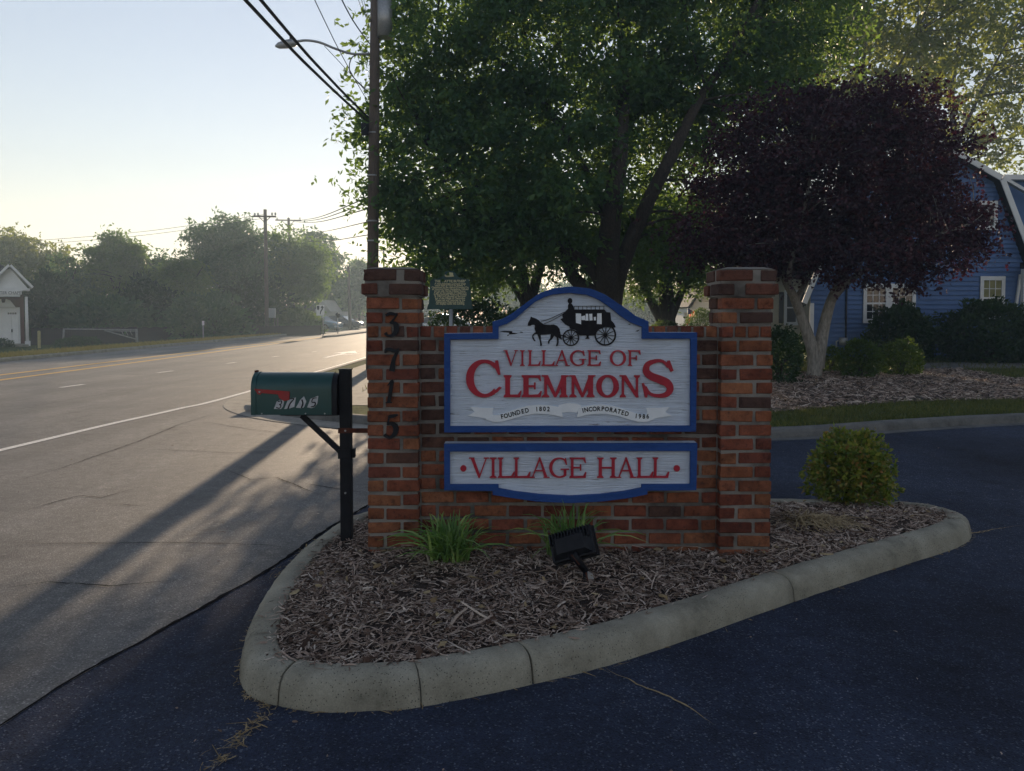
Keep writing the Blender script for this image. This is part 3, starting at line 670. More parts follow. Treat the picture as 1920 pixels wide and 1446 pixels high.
# --- letters: drawn roman capitals, raised from the board. unit box, z up
def glyph(ch, st, th):
    """pieces of a roman capital in a unit box: ('p', polygon) or ('s', points, widths). st: thick stem, th: thin stroke (of width 1)"""
    sr = th*1.0
    def stem(x, w, z0=0, z1=1, top=True, bot=True, e=.085):
        q = [('p', [(x,z0),(x+w,z0),(x+w,z1),(x,z1)])]
        if bot: q.append(('p', [(x-e,z0),(x+w+e,z0),(x+w+e,z0+sr*.6),(x+w,z0+sr*1.7),(x,z0+sr*1.7),(x-e,z0+sr*.6)]))
        if top: q.append(('p', [(x-e,z1),(x-e,z1-sr*.6),(x,z1-sr*1.7),(x+w,z1-sr*1.7),(x+w+e,z1-sr*.6),(x+w+e,z1)]))
        return q
    def ser(x, z, e, up): 
        s = 1 if up else -1; return [('p', [(x-e,z),(x+e,z),(x+e,z+s*sr*.75),(x-e,z+s*sr*.75)])]
    if ch == 'I': return stem(.5-st/2, st, e=.5-st/2)
    if ch == 'L': return stem(.12, st)+[('p', [(.12,0),(.93,0),(1.0,.30),(.95,.30),(.80,sr*1.5),(.12,sr*1.3)])]
    if ch == 'E': return stem(.10, st)+[('p', [(.10,1),(.93,1),(.97,.74),(.91,.74),(.80,1-sr*1.4),(.10,1-sr*1.2)]), ('p', [(.10,0),(.95,0),(1.0,.28),(.94,.28),(.82,sr*1.5),(.10,sr*1.2)]),
                        ('p', [(.10,.5-sr*.55),(.62,.5-sr*.55),(.62,.36),(.70,.36),(.70,.67),(.62,.67),(.62,.5+sr*.55),(.10,.5+sr*.55)])]
    if ch == 'F': return stem(.12, st)+[('p', [(.12,1),(.96,1),(1.0,.72),(.94,.72),(.82,1-sr*1.4),(.12,1-sr*1.2)]),
                        ('p', [(.12,.5-sr*.55),(.64,.5-sr*.55),(.64,.36),(.72,.36),(.72,.67),(.64,.67),(.64,.5+sr*.55),(.12,.5+sr*.55)])]
    if ch == 'V': return [('p', [(.08,1),(.08+st*1.1,1),(.56,.10),(.51,-.01),(.47,-.01)]), ('p', [(.90-th,1),(.90,1),(.53,-.01),(.47,-.01)])]+ser(.14,1,.14,False)+ser(.86,1,.13,False)
    if ch == 'A': return [('p', [(.10,0),(.10+th,0),(.53,.93),(.47,1.01)]), ('p', [(.90-st*1.1,0),(.90,0),(.53,1.01),(.45,1.01)]), ('p', [(.26,.32),(.72,.32),(.70,.32+sr),(.28,.32+sr)])]+ser(.12,0,.13,True)+ser(.84,0,.15,True)
    if ch == 'H': return stem(.11, st)+stem(.89-st, st)+[('p', [(.11,.5-sr*.6),(.89,.5-sr*.6),(.89,.5+sr*.6),(.11,.5+sr*.6)])]
    if ch == 'M': return stem(.09, th*1.25, top=False)+stem(.91-st, st, top=False, e=.06)+[('p', [(.0,1),(.09+st*.75,1),(.545,.10),(.50,0),(.46,0),(.07,.93),(.0,.95)]), ('p', [(1.0,1),(.91-st*.8,1),(.47,.06),(.50,0),(.54,0),(.93,.93),(1.0,.95)])]
    if ch == 'N': return stem(.11, th*1.25, top=False)+stem(.86-th, th*1.25, bot=False)+[('p', [(.0,1),(.13+st*.75,1),(.90,.06),(.90,-.01),(.78,-.01),(.10,.94),(.0,.95)])]
    if ch == 'O':
        pts = []; ws = []
        for k in range(29):
            t = 2*math.pi*k/28; r = st/2
            pts.append((.5+(.5-st*.5)*math.cos(t), .5+(.5-th*.55)*math.sin(t))); ws.append(th*1.1+(st*1.05-th*1.1)*abs(math.cos(t))**1.3)
        return [('s', pts, ws, False)]
    if ch in 'CG':
        pts = []; ws = []; a0, a1 = (R(42), R(318)) if ch == 'C' else (R(45), R(312))
        for k in range(25):
            t = a0+(a1-a0)*k/24; pts.append((.52+(.52-st*.5)*math.cos(t), .5+(.5-th*.55)*math.sin(t)))
            ws.append(th*1.1+(st*1.08-th*1.1)*abs(math.cos(t))**1.2*(1 if math.cos(t) < 0 else .35))
        q = [('s', pts, ws, False)]
        if ch == 'C': return q+[('p', [(.82,.97),(.90,.98),(.97,.60),(.90,.60),(.80,.80)]), ('p', [(.80,.10),(.88,.14),(1.0,.26),(.93,.29),(.80,.17)])]
        return q+[('p', [(.80,.98),(.86,.98),(.91,.64),(.86,.64),(.77,.82)]), ('p', [(.74,.03),(.74+st*.9,.12),(.74+st*.9,.42),(.74,.42)]), ('p', [(.58,.42-sr*.4),(1.0,.42-sr*.4),(1.0,.42+sr*.5),(.58,.42+sr*.5)])]
    if ch == 'S':
        pts = [(.84,.80),(.66,.945),(.42,.95),(.18,.86),(.14,.68),(.30,.555),(.55,.475),(.80,.38),(.90,.22),(.78,.08),(.52,.045),(.26,.10),(.10,.28)]
        ws = [th*1.2,th*1.1,th*1.4,st*.75,st*.95,st*1.05,st*1.12,st*1.1,st*.9,st*.7,th*1.3,th*1.2,th*1.1]
        return [('s', pts, ws, True), ('p', [(.80,.96),(.88,.97),(1.0,.70),(.91,.67),(.78,.86)]), ('p', [(.0,.37),(.06,.38),(.20,.14),(.17,.0),(.10,.0)])]
    return []
def letter(ch, box, st, th, parent, name='letter', mat=None, y=None, dep=.012):
    u0, u1, v0, v1 = box; a = S(u0, v1); b = S(u1, v0); w = b[0]-a[0]; h = b[1]-a[1]; mb = MB(); yy = (SY+.022-dep) if y is None else y
    for i, pc in enumerate(glyph(ch, st, th)):
        y0 = yy-i*.0003
        if pc[0] == 'p': mb.prism([(a[0]+x*w, a[1]+z*h) for x, z in pc[1]], y0, SY+.0235)
        else: stroke(mb, [(a[0]+x*w, a[1]+z*h) for x, z in pc[1]], [q*w for q in pc[2]], y0, SY+.0235, 4, pc[3])
    return mb.build(name, mat or M['sign_red'], parent)
for ch, u0, u1 in [('V',944,971.6),('I',975,984),('L',989,1014),('L',1014.5,1040.5),('A',1039,1069),('G',1069,1099.5),('E',1101.5,1127.5),('O',1144,1174.5),('F',1177,1202)]:
    letter(ch, (u0, u1, 657, 686.5), .15*(1 if u1-u0 > 15 else 2.6), .065, sign_a)
for ch, u0, u1, v0, v1, st in [('C',874,940.5,674.5,746,.205),('L',943,978,704,745.5,.26),('E',977.5,1016,704,745.5,.26),('M',1016,1066.5,704,745.5,.19),('M',1067.5,1117,704,745.5,.19),('O',1118.5,1161,703.5,746,.23),('N',1162,1202,704,745.5,.24),('S',1204,1264,674,746,.23)]:
    letter(ch, (u0, u1, v0, v1), st, .085, sign_a)
for ch, u0, u1 in [('V',879,917),('I',918,931),('L',932,965),('L',961.5,995),('A',993.5,1031),('G',1030,1067),('E',1067.5,1100),('H',1119,1157.5),('A',1156,1193.5),('L',1193,1226),('L',1223,1256)]:
    letter(ch, (u0, u1, 859, 897), .15*(1 if u1-u0 > 20 else 2.6), .06, sign_b)
for u in (868.5, 1270):
    cx, cz = S(u, 879.3); MB().prism([(cx+.0175*math.cos(t*math.pi/10), cz+.0185*math.sin(t*math.pi/10)) for t in range(20)], SY+.010, SY+.0235).build('dot', M['sign_red'], sign_b)
# --- ribbon banners with their small lettering
def Z5(x, y): return S(860+x/4.571, 650+y/4.571)
ry = SY+.013
def ribbon(mir):
    f = (lambda x, y: Z5(1910-x, y)) if mir else Z5
    tail = [(97,522),(200,528),(300,530),(288,560),(298,600),(330,640),(225,618),(80,596),(135,562)]
    MB().prism([f(*p) for p in tail], ry+.003, SY+.0235).build('ribbon_tail', M['ribbon'], sign_a)
    top = [(228,625),(300,590),(345,588),(420,565),(500,535),(590,511),(690,500),(790,508),(860,522),(880,528)]
    bot = [(895,608),(830,592),(750,580),(650,578),(550,595),(450,625),(370,647),(300,650)]
    MB().prism([f(*p) for p in top+bot], ry, SY+.0235).build('ribbon_band', M['ribbon'], sign_a)
ribbon(False); ribbon(True)
MB().prism([Z5(*p) for p in [(858,505),(905,493),(955,489),(1005,493),(1052,505),(1050,548),(1012,570),(955,562),(898,570),(860,548)]], ry+.005, SY+.0235).build('ribbon_knot', M['ribbon'], sign_a)
def text_mesh(body, size, ext=.0, off=.0):
    cu = bpy.data.curves.new('text', 'FONT'); cu.body = body; cu.size = size; cu.align_x = 'CENTER'; cu.align_y = 'CENTER'; cu.extrude = ext; cu.offset = off; cu.resolution_u = 3
    o = bpy.data.objects.new('text_tmp', cu); me = bpy.data.meshes.new_from_object(o); bpy.data.objects.remove(o); bpy.data.curves.remove(cu); return me
def put_text(body, size, x, y, z, rot, mat, parent, name='lettering', sx=1.0, rz=0.0, off=0.0):
    me = text_mesh(body, size, 0, off); me.materials.clear(); me.materials.append(mat)
    me.transform(Matrix.Translation((x, y, z)) @ Matrix.Rotation(rz, 4, 'Z') @ Matrix.Rotation(rot, 4, 'Y') @ Matrix.Rotation(R(90), 4, 'X') @ Matrix.Diagonal((sx, 1, 1, 1)))
    return link(name, me, parent)
def arc_text(s, xs_, ys_, dark=M['black_paint']):
    for i, ch in enumerate(s):
        a = max(i-1, 0); b = min(i+1, len(s)-1); rot = math.atan2(ys_[b]-ys_[a], xs_[b]-xs_[a]); p = Z5(xs_[i], ys_[i])
        put_text(ch, .036, p[0], ry-.0016, p[1], rot, dark, sign_a, 'small_letter', .86, 0, .0011)
arc_text('FOUNDED', [372,405,441,477,513,549,585], [604,597,588,578,567,559,551]); arc_text('1802', [670,702,736,770], [540,538,538,540])
arc_text('INCORPORATED', [1067,1095,1131,1167,1202,1237,1272,1309,1345,1378,1408,1443], [552,546,541,538,537,537,540,546,553,561,570,580]); arc_text('1986', [1524,1556,1590,1623], [599,602,603,602])
# --- coach emblem
def Z6(x, y): return S(920+x/6.4, 540+y/6.4)
ey = SY+.016; eb = SY+.0235
horse = [(445,455),(450,420),(470,385),(485,343),(498,352),(540,366),(575,385),(600,410),(640,438),(700,444),(760,440),(800,455),(828,490),(840,550),(858,625),(835,610),(815,595),(818,650),(812,680),(800,702),(786,700),(797,655),(795,600),(765,572),(742,612),(710,640),(704,668),(690,672),(690,640),(716,605),(722,556),(660,562),(602,566),(604,620),(614,668),(618,690),(597,700),(594,650),(575,595),(560,556),(532,556),(512,580),(524,612),(540,640),(522,638),(500,604),(499,570),(528,538),(542,532),(527,490),(533,455),(524,440),(495,440),(475,456)]
MB().prism([Z6(*p) for p in horse], ey, eb).build('horse_silhouette', M['black_paint'], sign_a)
coach = [(838,375),(868,362),(862,318),(905,275),(930,250),(1005,258),(1368,258),(1395,290),(1440,294),(1450,388),(1488,430),(1505,472),(1470,480),(1380,470),(1300,500),(1255,572),(1070,572),(1020,505),(955,490),(945,462),(898,440)]
co = MB().prism([Z6(*p) for p in coach], ey-.0006, eb).build('coach_body', M['black_paint'], sign_a)
drv = MB(); drv.prism([Z6(930,256), Z6(932,205), Z6(943,186), Z6(975,190), Z6(998,222), Z6(1004,262)], ey, eb)
drv.prism([Z6(955+28*math.cos(t*math.pi/8), 155+35*math.sin(t*math.pi/8)) for t in range(16)], ey-.0003, eb); drv.build('driver_silhouette', M['black_paint'], sign_a)
rl = MB(); stroke(rl, [Z6(1003,219), Z6(1370,219)], [.0022,.0022], ey, eb, 1, False)
for i in range(8): stroke(rl, [Z6(1006+51*i,260), Z6(1006+51*i,219)], [.0022,.0022], ey+.0003, eb, 1, False)
rl.build('roof_rail', M['black_paint'], sign_a)
for pts_, w_, q_ in (([(605,400),(700,375),(890,288)],.003,'rein'), ([(640,432),(740,390),(872,315)],.003,'rein'), ([(800,560),(905,580)],.006,'shaft_bar')):
    rn = MB(); stroke(rn, [Z6(*p) for p in pts_], [w_]*len(pts_), ey+.0006, eb, 4, len(pts_) > 2); rn.build(q_, M['black_paint'], sign_a)
for cx, cy, r in ((965,598,101),(1380,565,131)):
    w = MB(); N_ = 28
    w.ring([Z6(cx+r*math.cos(2*math.pi*k/N_), cy+r*math.sin(2*math.pi*k/N_)) for k in range(N_)], [Z6(cx+r*.86*math.cos(2*math.pi*k/N_), cy+r*.86*math.sin(2*math.pi*k/N_)) for k in range(N_)], ey-.0009, eb)
    for k in range(12): t = 2*math.pi*k/12+.1; stroke(w, [Z6(cx, cy), Z6(cx+r*.9*math.cos(t), cy+r*.9*math.sin(t))], [.0045,.003], ey-.0004-.00003*k, eb, 1, False)
    w.prism([Z6(cx+r*.2*math.cos(t*math.pi/8), cy+r*.2*math.sin(t*math.pi/8)) for t in range(16)], ey-.0013, eb); w.build('coach_wheel', M['black_paint'], sign_a)
MB().prism([Z6(1150,570), Z6(1182,570), Z6(1178,590), Z6(1192,612), Z6(1138,612), Z6(1155,590)], ey, eb).build('lantern', M['black_paint'], sign_a)
for poly in ([(1023,305),(1088,308),(1088,437),(1027,420)], [(1282,306),(1334,304),(1336,436),(1278,432)], [(1145,310),(1172,310),(1176,392),(1140,392)], [(1184,312),(1222,308),(1226,388),(1190,392)], [(1090,342),(1136,330),(1138,388),(1092,385)], [(1240,350),(1266,346),(1266,390),(1242,390)]):
    MB().prism([Z6(*p) for p in poly], ey-.0022, ey).build('coach_window', M['ribbon'], sign_a)
for i, poly in enumerate(([(100,527),(150,517),(215,518),(262,520),(258,538),(330,548),(290,556),(215,560),(225,540),(150,532)], [(195,570),(215,560),(218,572),(205,578)], [(345,535),(365,526),(390,532),(380,540)], [(1650,440),(1685,432),(1680,445)], [(1740,520),(1800,500),(1770,525)])):
    MB().prism([Z6(*p) for p in poly], SY+.0205, SY+.0235).build('bare_wood_split', M['black_paint'], sign_a)

# ================================================================== MAILBOX
MY = 4.78
def pm(u, v, y=MY): return Vector(pw(u, v, y))
pb = pm(648, 1016)
mail = thing('mailbox', 'green rural mailbox with red flag on a black square post', 'mailbox', (pb.x, MY, .12))
pt = pm(648, 694); hw = .034
MB().box(pt.x-hw, pt.x+hw, MY-hw, MY+hw, .0, pt.z).build('post', M['black_metal'], mail, bevel=.004)
MB().box(pt.x-hw-.003, pt.x+hw+.003, MY-hw-.003, MY+hw+.003, pt.z+.0005, pt.z+.008).build('post_cap', M['black_metal'], mail, bevel=.002)
a = pm(471, 778, MY-.1); b = pm(636, 698, MY-.0); x0, x1, zb = a.x, pt.x-hw-.002, a.z; zt = b.z; rr = (.2)/2; zs = zt-rr
def arch(x, s=1.0, e=0.0):
    pts = [(x, MY-rr*s-e, zb-e*.3), (x, MY-rr*s-e, zs)]
    for k in range(1, 12): t = math.pi-math.pi*k/12; pts.append((x, MY+(rr*s+e)*math.cos(t), zs+(rr*s+e)*math.sin(t)))
    pts += [(x, MY+rr*s+e, zs), (x, MY+rr*s+e, zb-e*.3)]; return pts
def archbox(xa, xb, e, mat, name, parent):
    A = arch(xa, 1, e); B = arch(xb, 1, e); n = len(A); m = MB()
    m.add(A+B, [(i, i+1, n+i+1, n+i) for i in range(n-1)], True); m.add(A+B, [(n-1,0,n,2*n-1)]); m.add(A, [tuple(range(n))]); m.add(B, [tuple(reversed(range(n)))])
    return m.build(name, mat, parent, fix=True)
body = archbox(x0+.03, x1-.03, 0, M['green_metal'], 'box_body', mail)
archbox(x1-.0298, x1, -.004, M['black_metal'], 'back_plate', mail)
door = archbox(x0, x0+.0297, .004, M['green_metal'], 'door', mail)
MB().box(x0-.004, x0+.012, MY-.018, MY+.018, zt-.012, zt+.012).build('door_catch', M['rust'], door, bevel=.002)
sy_ = MY-rr                                        # near side of the box
fl = MB(); f0 = pm(478, 731, sy_); f1 = pm(543, 736, sy_)
fl.prism([(pm(u, v, sy_).x, pm(u, v, sy_).z) for u, v in [(477,729),(543.5,734),(543,750),(533,752),(524,746),(522,739.5),(491,737),(489,740),(484,739)]], sy_-.0075, sy_-.0035)
fl.build('flag', M['red_flag'], mail)
MB().tube([(f0.x+.03, sy_-.010, f0.z-.012), (f0.x+.03, sy_+.002, f0.z-.012)], .006, 8).build('flag_rivet', M['steel'], mail)
st = [[(513.5,766.8),(519,753),(525,750),(533,751),(531,762),(527,767)], [(533,767),(541,747),(555,745.5),(552,763),(543,766)], [(555,764.5),(563,750),(570,743),(574.5,753),(570,764),(565,765.5)], [(576,764),(582,748),(597,742),(595,757),(590,763.5),(584,765.5)]]
for k, poly in enumerate(st):
    MB().prism([(pm(u, v, sy_).x, pm(u, v, sy_).z) for u, v in poly], sy_-.0016, sy_-.0002).build('number_sticker', M['silver_sticker'], mail)
sl = {0: [([(521,753),(528,752),(527,757.5),(524,758.5),(527,761),(524,765.5),(518,764)],[.006]*7)], 1: [([(538,749),(551,747.5),(544,757),(540,767)],[.006,.006,.008,.009])], 2: [([(566,749),(568,757),(565,765)],[.009,.009,.009])], 3: [([(594,746),(587,747.5),(585,754),(591,755),(590,761),(583,763)],[.005,.006,.006,.008,.008,.005])]}
for k, strokes in sl.items():
    m = MB()
    for pts, ws in strokes: stroke(m, [(pm(u, v, sy_).x, pm(u, v, sy_).z) for u, v in pts], ws, sy_-.0026, sy_-.0014)
    m.build('mailbox_digit', M['black_paint'], mail)
for u in (491, 573, 609):
    p = pm(u, 775.5, sy_); MB().tube([(p.x, sy_-.004, p.z), (p.x, sy_+.002, p.z)], .0045, 8).build('screw', M['steel'], mail)
br = MB(); br.bar(pm(566, 779), pm(640, 848), .03, .03); br.build('brace', M['black_metal'], mail)
MB().box(x0+.16, x1-.004, MY-.045, MY+.045, zb-.012, zb-.0025).build('mounting_plate', M['black_metal'], mail)
c0 = pm(648, 850); MB().box(c0.x-hw-.006, c0.x+hw+.006, MY-hw-.006, MY+hw+.006, c0.z-.028, c0.z+.028).box(c0.x+hw+.007, c0.x+hw+.026, MY-.02, MY+.02, c0.z-.026, c0.z+.03).build('collar', M['black_metal'], mail, bevel=.003)
c1 = pm(648, 806); m = MB(); m.box(c1.x-hw-.004, c1.x+hw+.004, MY-hw-.005, MY-hw-.001, c1.z-.016, c1.z+.016); m.box(c1.x+hw+.0045, XL-.001, MY-hw-.005, MY-hw+.004, c1.z-.014, c1.z+.014)
m.build('tie_bar', M['rust'], mail)
for v in (806, 922): p = pm(650, v); MB().tube([(p.x, MY-hw-.009, p.z), (p.x, MY-hw+.002, p.z)], .006, 8).build('bolt', M['steel'], mail)

# ================================================================== FLOODLIGHT
LB = gp(1098, 1100, .12); LYF = LB[1]
fld = thing('floodlight', 'black finned floodlight on a stake aimed up at the sign', 'floodlight', (LB[0], LB[1], .12))
hc = Vector(pw(1072, 1020, LYF+.02)); Mx = Matrix.Translation(hc) @ Matrix.Rotation(R(-11), 4, 'Y') @ Matrix.Rotation(R(-32), 4, 'X') @ Matrix.Rotation(R(-16), 4, 'Z')
m = MB(); m.box(-.118,.118,-.004,.045,-.075,.075, Mx); m.build('housing', M['black_metal'], fld, bevel=.006)
m = MB(); m.add([Mx @ Vector(p) for p in [(-.105,-.0045,-.066),(.105,-.0045,-.066),(.105,-.0045,.066),(-.105,-.0045,.066),(-.075,-.045,-.045),(.075,-.045,-.045),(.075,-.045,.03),(-.075,-.045,.03)]], [(4,5,6,7),(0,1,5,4),(1,2,6,5),(2,3,7,6),(3,0,4,7)]); m.build('rear_cover', M['black_metal'], fld)
for i in range(13): m = MB(); x = -.102+i*.017; m.box(x-.0022,x+.0022,-.040,-.0046,.012,.070, Mx); m.build('cooling_fin', M['black_metal'], fld)
m = MB(); m.box(-.122,.122,.0452,.058,-.079,.079, Mx); m.build('lens_frame', M['black_metal'], fld, bevel=.003)
j0 = Mx @ Vector((0,-.03,-.05)); j1 = Vector((LB[0], LB[1], .20))
m = MB(); m.tube([j0, j0.lerp(j1,.4), j1], [.024,.021,.017], 10); m.build('knuckle', M['black_metal'], fld)
m = MB(); m.tube([j1, (LB[0]+.004, LB[1], .13), (LB[0]+.012, LB[1], .02)], [.015,.014,.012], 8); m.build('stake', M['black_metal'], fld)
m = MB(); m.bar(j0+Vector((-.004,-.026,-.005)), j0.lerp(j1,.55)+Vector((-.004,-.026,0)), .011, .004); m.build('threaded_rod', M['rust'], fld)
m = MB(); m.bar(j1+Vector((.0,-.018,-.0)), Vector((LB[0]+.02, LB[1]-.02, .115)), .010, .006); m.build('orange_strap', M['rust'], fld)
m = MB(); m.add([(LB[0]+.008,LB[1]-.012,.205),(LB[0]+.034,LB[1]-.012,.19),(LB[0]+.045,LB[1]-.012,.15),(LB[0]+.034,LB[1]-.012,.105),(LB[0]+.012,LB[1]-.012,.11),(LB[0]+.008,LB[1]-.004,.205),(LB[0]+.034,LB[1]-.004,.19),(LB[0]+.045,LB[1]-.004,.15),(LB[0]+.034,LB[1]-.004,.105),(LB[0]+.012,LB[1]-.004,.11)],
   [(0,1,2,3,4),(9,8,7,6,5),(0,5,6,1),(1,6,7,2),(2,7,8,3),(3,8,9,4),(4,9,5,0)]); m.build('wire_cover', M['steel'], fld)

# ================================================================== PLANTS
def leaf_quads(c, d, L, W, up=None):
    """diamond leaves: centres c, directions d, lengths, widths"""
    n = len(c); r = rng.normal(0, 1, (n, 3)); s = np.cross(d, r); s /= np.linalg.norm(s, axis=1)[:,None]+1e-9
    nrm = np.cross(d, s); L = L[:,None]; W = W[:,None]
    P = np.stack([c, c+d*L*.45+s*W*.5+nrm*W*.12, c+d*L, c+d*L*.45-s*W*.5+nrm*W*.12], 1).reshape(-1, 3)
    return P, np.arange(4*n).reshape(-1, 4)
def unit(v): return v/(np.linalg.norm(v, axis=1)[:,None]+1e-9)
def cloud(ells, nsub, per, sig, L, W, droop=.35, shell=.62, spray=4):
    """leaf sprays gathered in clumps inside a set of ellipsoids (cx,cy,cz,rx,ry,rz)"""
    E_ = np.array([e[:6] for e in ells]); vol = E_[:,3]*E_[:,4]*E_[:,5]; w = vol**.8
    pick = rng.choice(len(E_), nsub, p=w/w.sum()); dirs = unit(rng.normal(0, 1, (nsub, 3)))
    r = shell+(1-shell)*rng.random(nsub); r = np.where(rng.random(nsub) < .3, rng.random(nsub)**.5, r)
    C = E_[pick,:3]+dirs*r[:,None]*E_[pick,3:6]
    k = per//spray
    off = rng.normal(0, 1, (nsub, k, 3))*np.array([sig, sig, sig*.62])
    sz = rng.lognormal(0, .3, nsub)
    B = (C[:,None]+off*sz[:,None,None]).reshape(-1, 3)
    d = unit(rng.normal(0, 1, B.shape)*np.array([1,1,.5])+np.array([0,0,-droop]))
    cc = []; dd = []
    for j in range(spray):                        # leaflets along a drooping stalk
        cc.append(B+d*(L*.55*j)+np.array([0,0,-.05*L*j*j])); dd.append(unit(d+rng.normal(0, .75, d.shape)+np.array([0,0,-droop*.6])))
    c = np.concatenate(cc); d = np.concatenate(dd); n = len(c)
    return leaf_quads(c, d, L*rng.uniform(.7,1.3,n), W*rng.uniform(.7,1.3,n)), C
def limbs_mesh(limbs, n=9):
    m = MB()
    for pts, r0, r1 in limbs:
        P = catmull(pts, 5); k = len(P)
        m.tube(P, [r0+(r1-r0)*(i/(k-1))**.8 for i in range(k)], n)
    return m
def twigs(C, limbs, count, r0=.035, bend=.3):
    """branches from the nearest limb to leaf clumps, so that the crown hangs together"""
    nodes = []
    for pts, a, b in limbs: nodes += [Vector(p) for p in catmull(pts, 4)][3:]
    out = []
    if not nodes: return out
    N_ = np.array([tuple(p) for p in nodes])
    for i in rng.choice(len(C), min(count, len(C)), replace=False):
        c = C[i]; j = np.argmin(((N_-c)**2).sum(1)+np.maximum(0, N_[:,2]-c[2])*3); a = Vector(N_[j]); b = Vector(c)
        if (b-a).length < .3 or (b-a).length > 7: continue
        mid = a.lerp(b, .5)+Vector((random.gauss(0,.1), random.gauss(0,.1), (b-a).length*.08))
        out.append(([a, mid, b], r0*min(1.3,(b-a).length/2.5+.3), r0*.18))
    return out
def tree(name, label, base, limbs, ells, nsub, per, sig, L, W, leaf, bark, ntw=60, group=None, droop=.35, shell=.62, cat='tree', tw=.035, spray=4):
    t = thing(name, label, cat, base, group)
    (P, Q), C = cloud(ells, nsub, per, sig, L, W, droop, shell, spray)
    limbs_mesh(limbs).build('trunk', bark, t, fix=False)
    link('crown', np_mesh('crown', P, Q, leaf), t)
    tt = twigs(C, limbs, ntw, tw)
    if tt: limbs_mesh(tt, 5).build('branches', bark, t, fix=False)['kind'] = 'stuff'
    return t
def ell(u, v, Y, ru, rv, ry): 
    p = pw(u, v, Y); return (p[0], Y, p[2], ru*Y/F, ry, rv*Y/F)
def path3(*pts): return [pw(*p) for p in pts]

# ---- the big tree behind the sign
base = (pw(1140,600,22)[0], 22, .1)
L1 = [([base, pw(1142,560,21.8), pw(1140,480,21), pw(1150,380,20), pw(1165,250,20.2), pw(1170,60,22.8), pw(1165,-200,23)], .46, .10),
      ([pw(1150,560,22), pw(1165,500,21.4), pw(1205,400,20.8), pw(1265,280,20.4), pw(1310,190,20.8), pw(1375,90,21.4), pw(1430,-20,22)], .28, .07),
      ([pw(1138,560,21.9), pw(1105,500,21.6), pw(1040,455,21.2), pw(960,400,20.9), pw(880,330,20.8), pw(800,270,20.6)], .20, .04),
      ([pw(1140,560,22.1), pw(1075,520,22.6), pw(1055,430,22.8), pw(1030,300,22.8), pw(1000,150,22.8), pw(960,-50,22.8)], .24, .06),
      ([pw(1142,420,22), pw(1090,310,21.5), pw(1010,180,21), pw(900,90,20.8), pw(820,30,20.8)], .16, .04),
      ([pw(1165,260,22.3), pw(1230,130,22.5), pw(1290,0,22.5), pw(1330,-160,22.5)], .17, .05)]
E1 = [ell(790,310,20.8,95,130,1.5), ell(775,150,21.2,95,120,1.7), ell(760,30,21.5,60,80,1.4), ell(860,120,21,150,170,2.4), ell(880,330,20.6,150,170,2.2), ell(850,450,20.3,80,62,1.4), ell(960,440,20.4,120,80,1.8),
      ell(1040,300,20.8,170,180,2.6), ell(1090,90,21.5,230,200,3.2), ell(1000,-110,22,260,170,3.4), ell(1080,455,22.8,80,60,1.5), ell(1240,440,22.6,110,70,1.8), ell(1240,250,22.8,140,170,2.4),
      ell(1310,80,22.5,190,180,3.2), ell(1300,-120,22.5,240,160,3.4), ell(1400,190,23,130,150,2.4), ell(745,400,20.4,40,55,.9), ell(720,200,20.9,42,80,1.0), ell(1480,60,23.5,130,140,2.4), ell(700,240,20.9,40,60,.8), ell(712,330,20.6,30,50,.7), ell(690,160,21,26,34,.6), ell(795,445,20.2,55,60,1.0), ell(840,500,20.2,70,38,1.2), ell(770,455,20.0,40,45,.8), ell(800,500,20.0,36,30,.7), ell(770,380,20.2,45,60,.9)]
tree('shade_tree', 'huge green leafy tree with several dark trunks rising behind the sign', base, L1, E1, 1560, 88, .33, .185, .085, M['leaf_main'], M['bark'], 170, shell=.5, tw=.045)
# ---- further trunks beside it
b2 = (pw(985,600,27)[0], 27, .1)
L2 = [([b2, pw(985,560,27), pw(975,480,27), pw(955,380,27), pw(940,250,27)], .26, .07), ([pw(990,575,27.2), pw(1010,510,27.3), pw(1030,440,27.5), pw(1040,330,27.5)], .24, .07), ([pw(983,570,26.9), pw(950,520,26.6), pw(905,470,26.4)], .12, .04)]
E2 = [ell(960,400,27,110,80,2.5), ell(1040,420,27.5,100,70,2.4), ell(930,490,26.8,70,45,1.6), ell(890,520,26.5,60,36,1.2), ell(1110,455,27.5,75,42,2.0)]
tree('small_tree', 'slender multi-stemmed tree seen between the marker and the sign arch', b2, L2, E2, 620, 60, .36, .15, .06, M['leaf_main'], M['bark'], 40)
b3 = (pw(1250,610,30)[0], 30, .1)
L3 = [([b3, pw(1250,570,30), pw(1247,520,30), pw(1240,440,30), pw(1235,330,30)], .42, .12), ([pw(1240,600,30), pw(1218,560,30), pw(1198,515,29.8), pw(1180,440,29.5)], .22, .08), ([pw(1255,600,30), pw(1272,560,30.1), pw(1290,520,30.2), pw(1320,440,30.4)], .22, .08)]
E3 = [ell(1190,470,29.5,60,50,1.8), ell(1250,430,30,110,70,2.6), ell(1310,470,30.4,60,60,1.8), ell(1215,530,29.2,32,26,1.0), ell(1285,515,29.8,30,30,.9)]
tree('spreading_tree', 'three-stemmed tree with sunlit bark beyond the sign, left of the brick pillar without numerals', b3, L3, E3, 560, 60, .38, .17, .07, M['leaf_main'], M['bark'], 40)
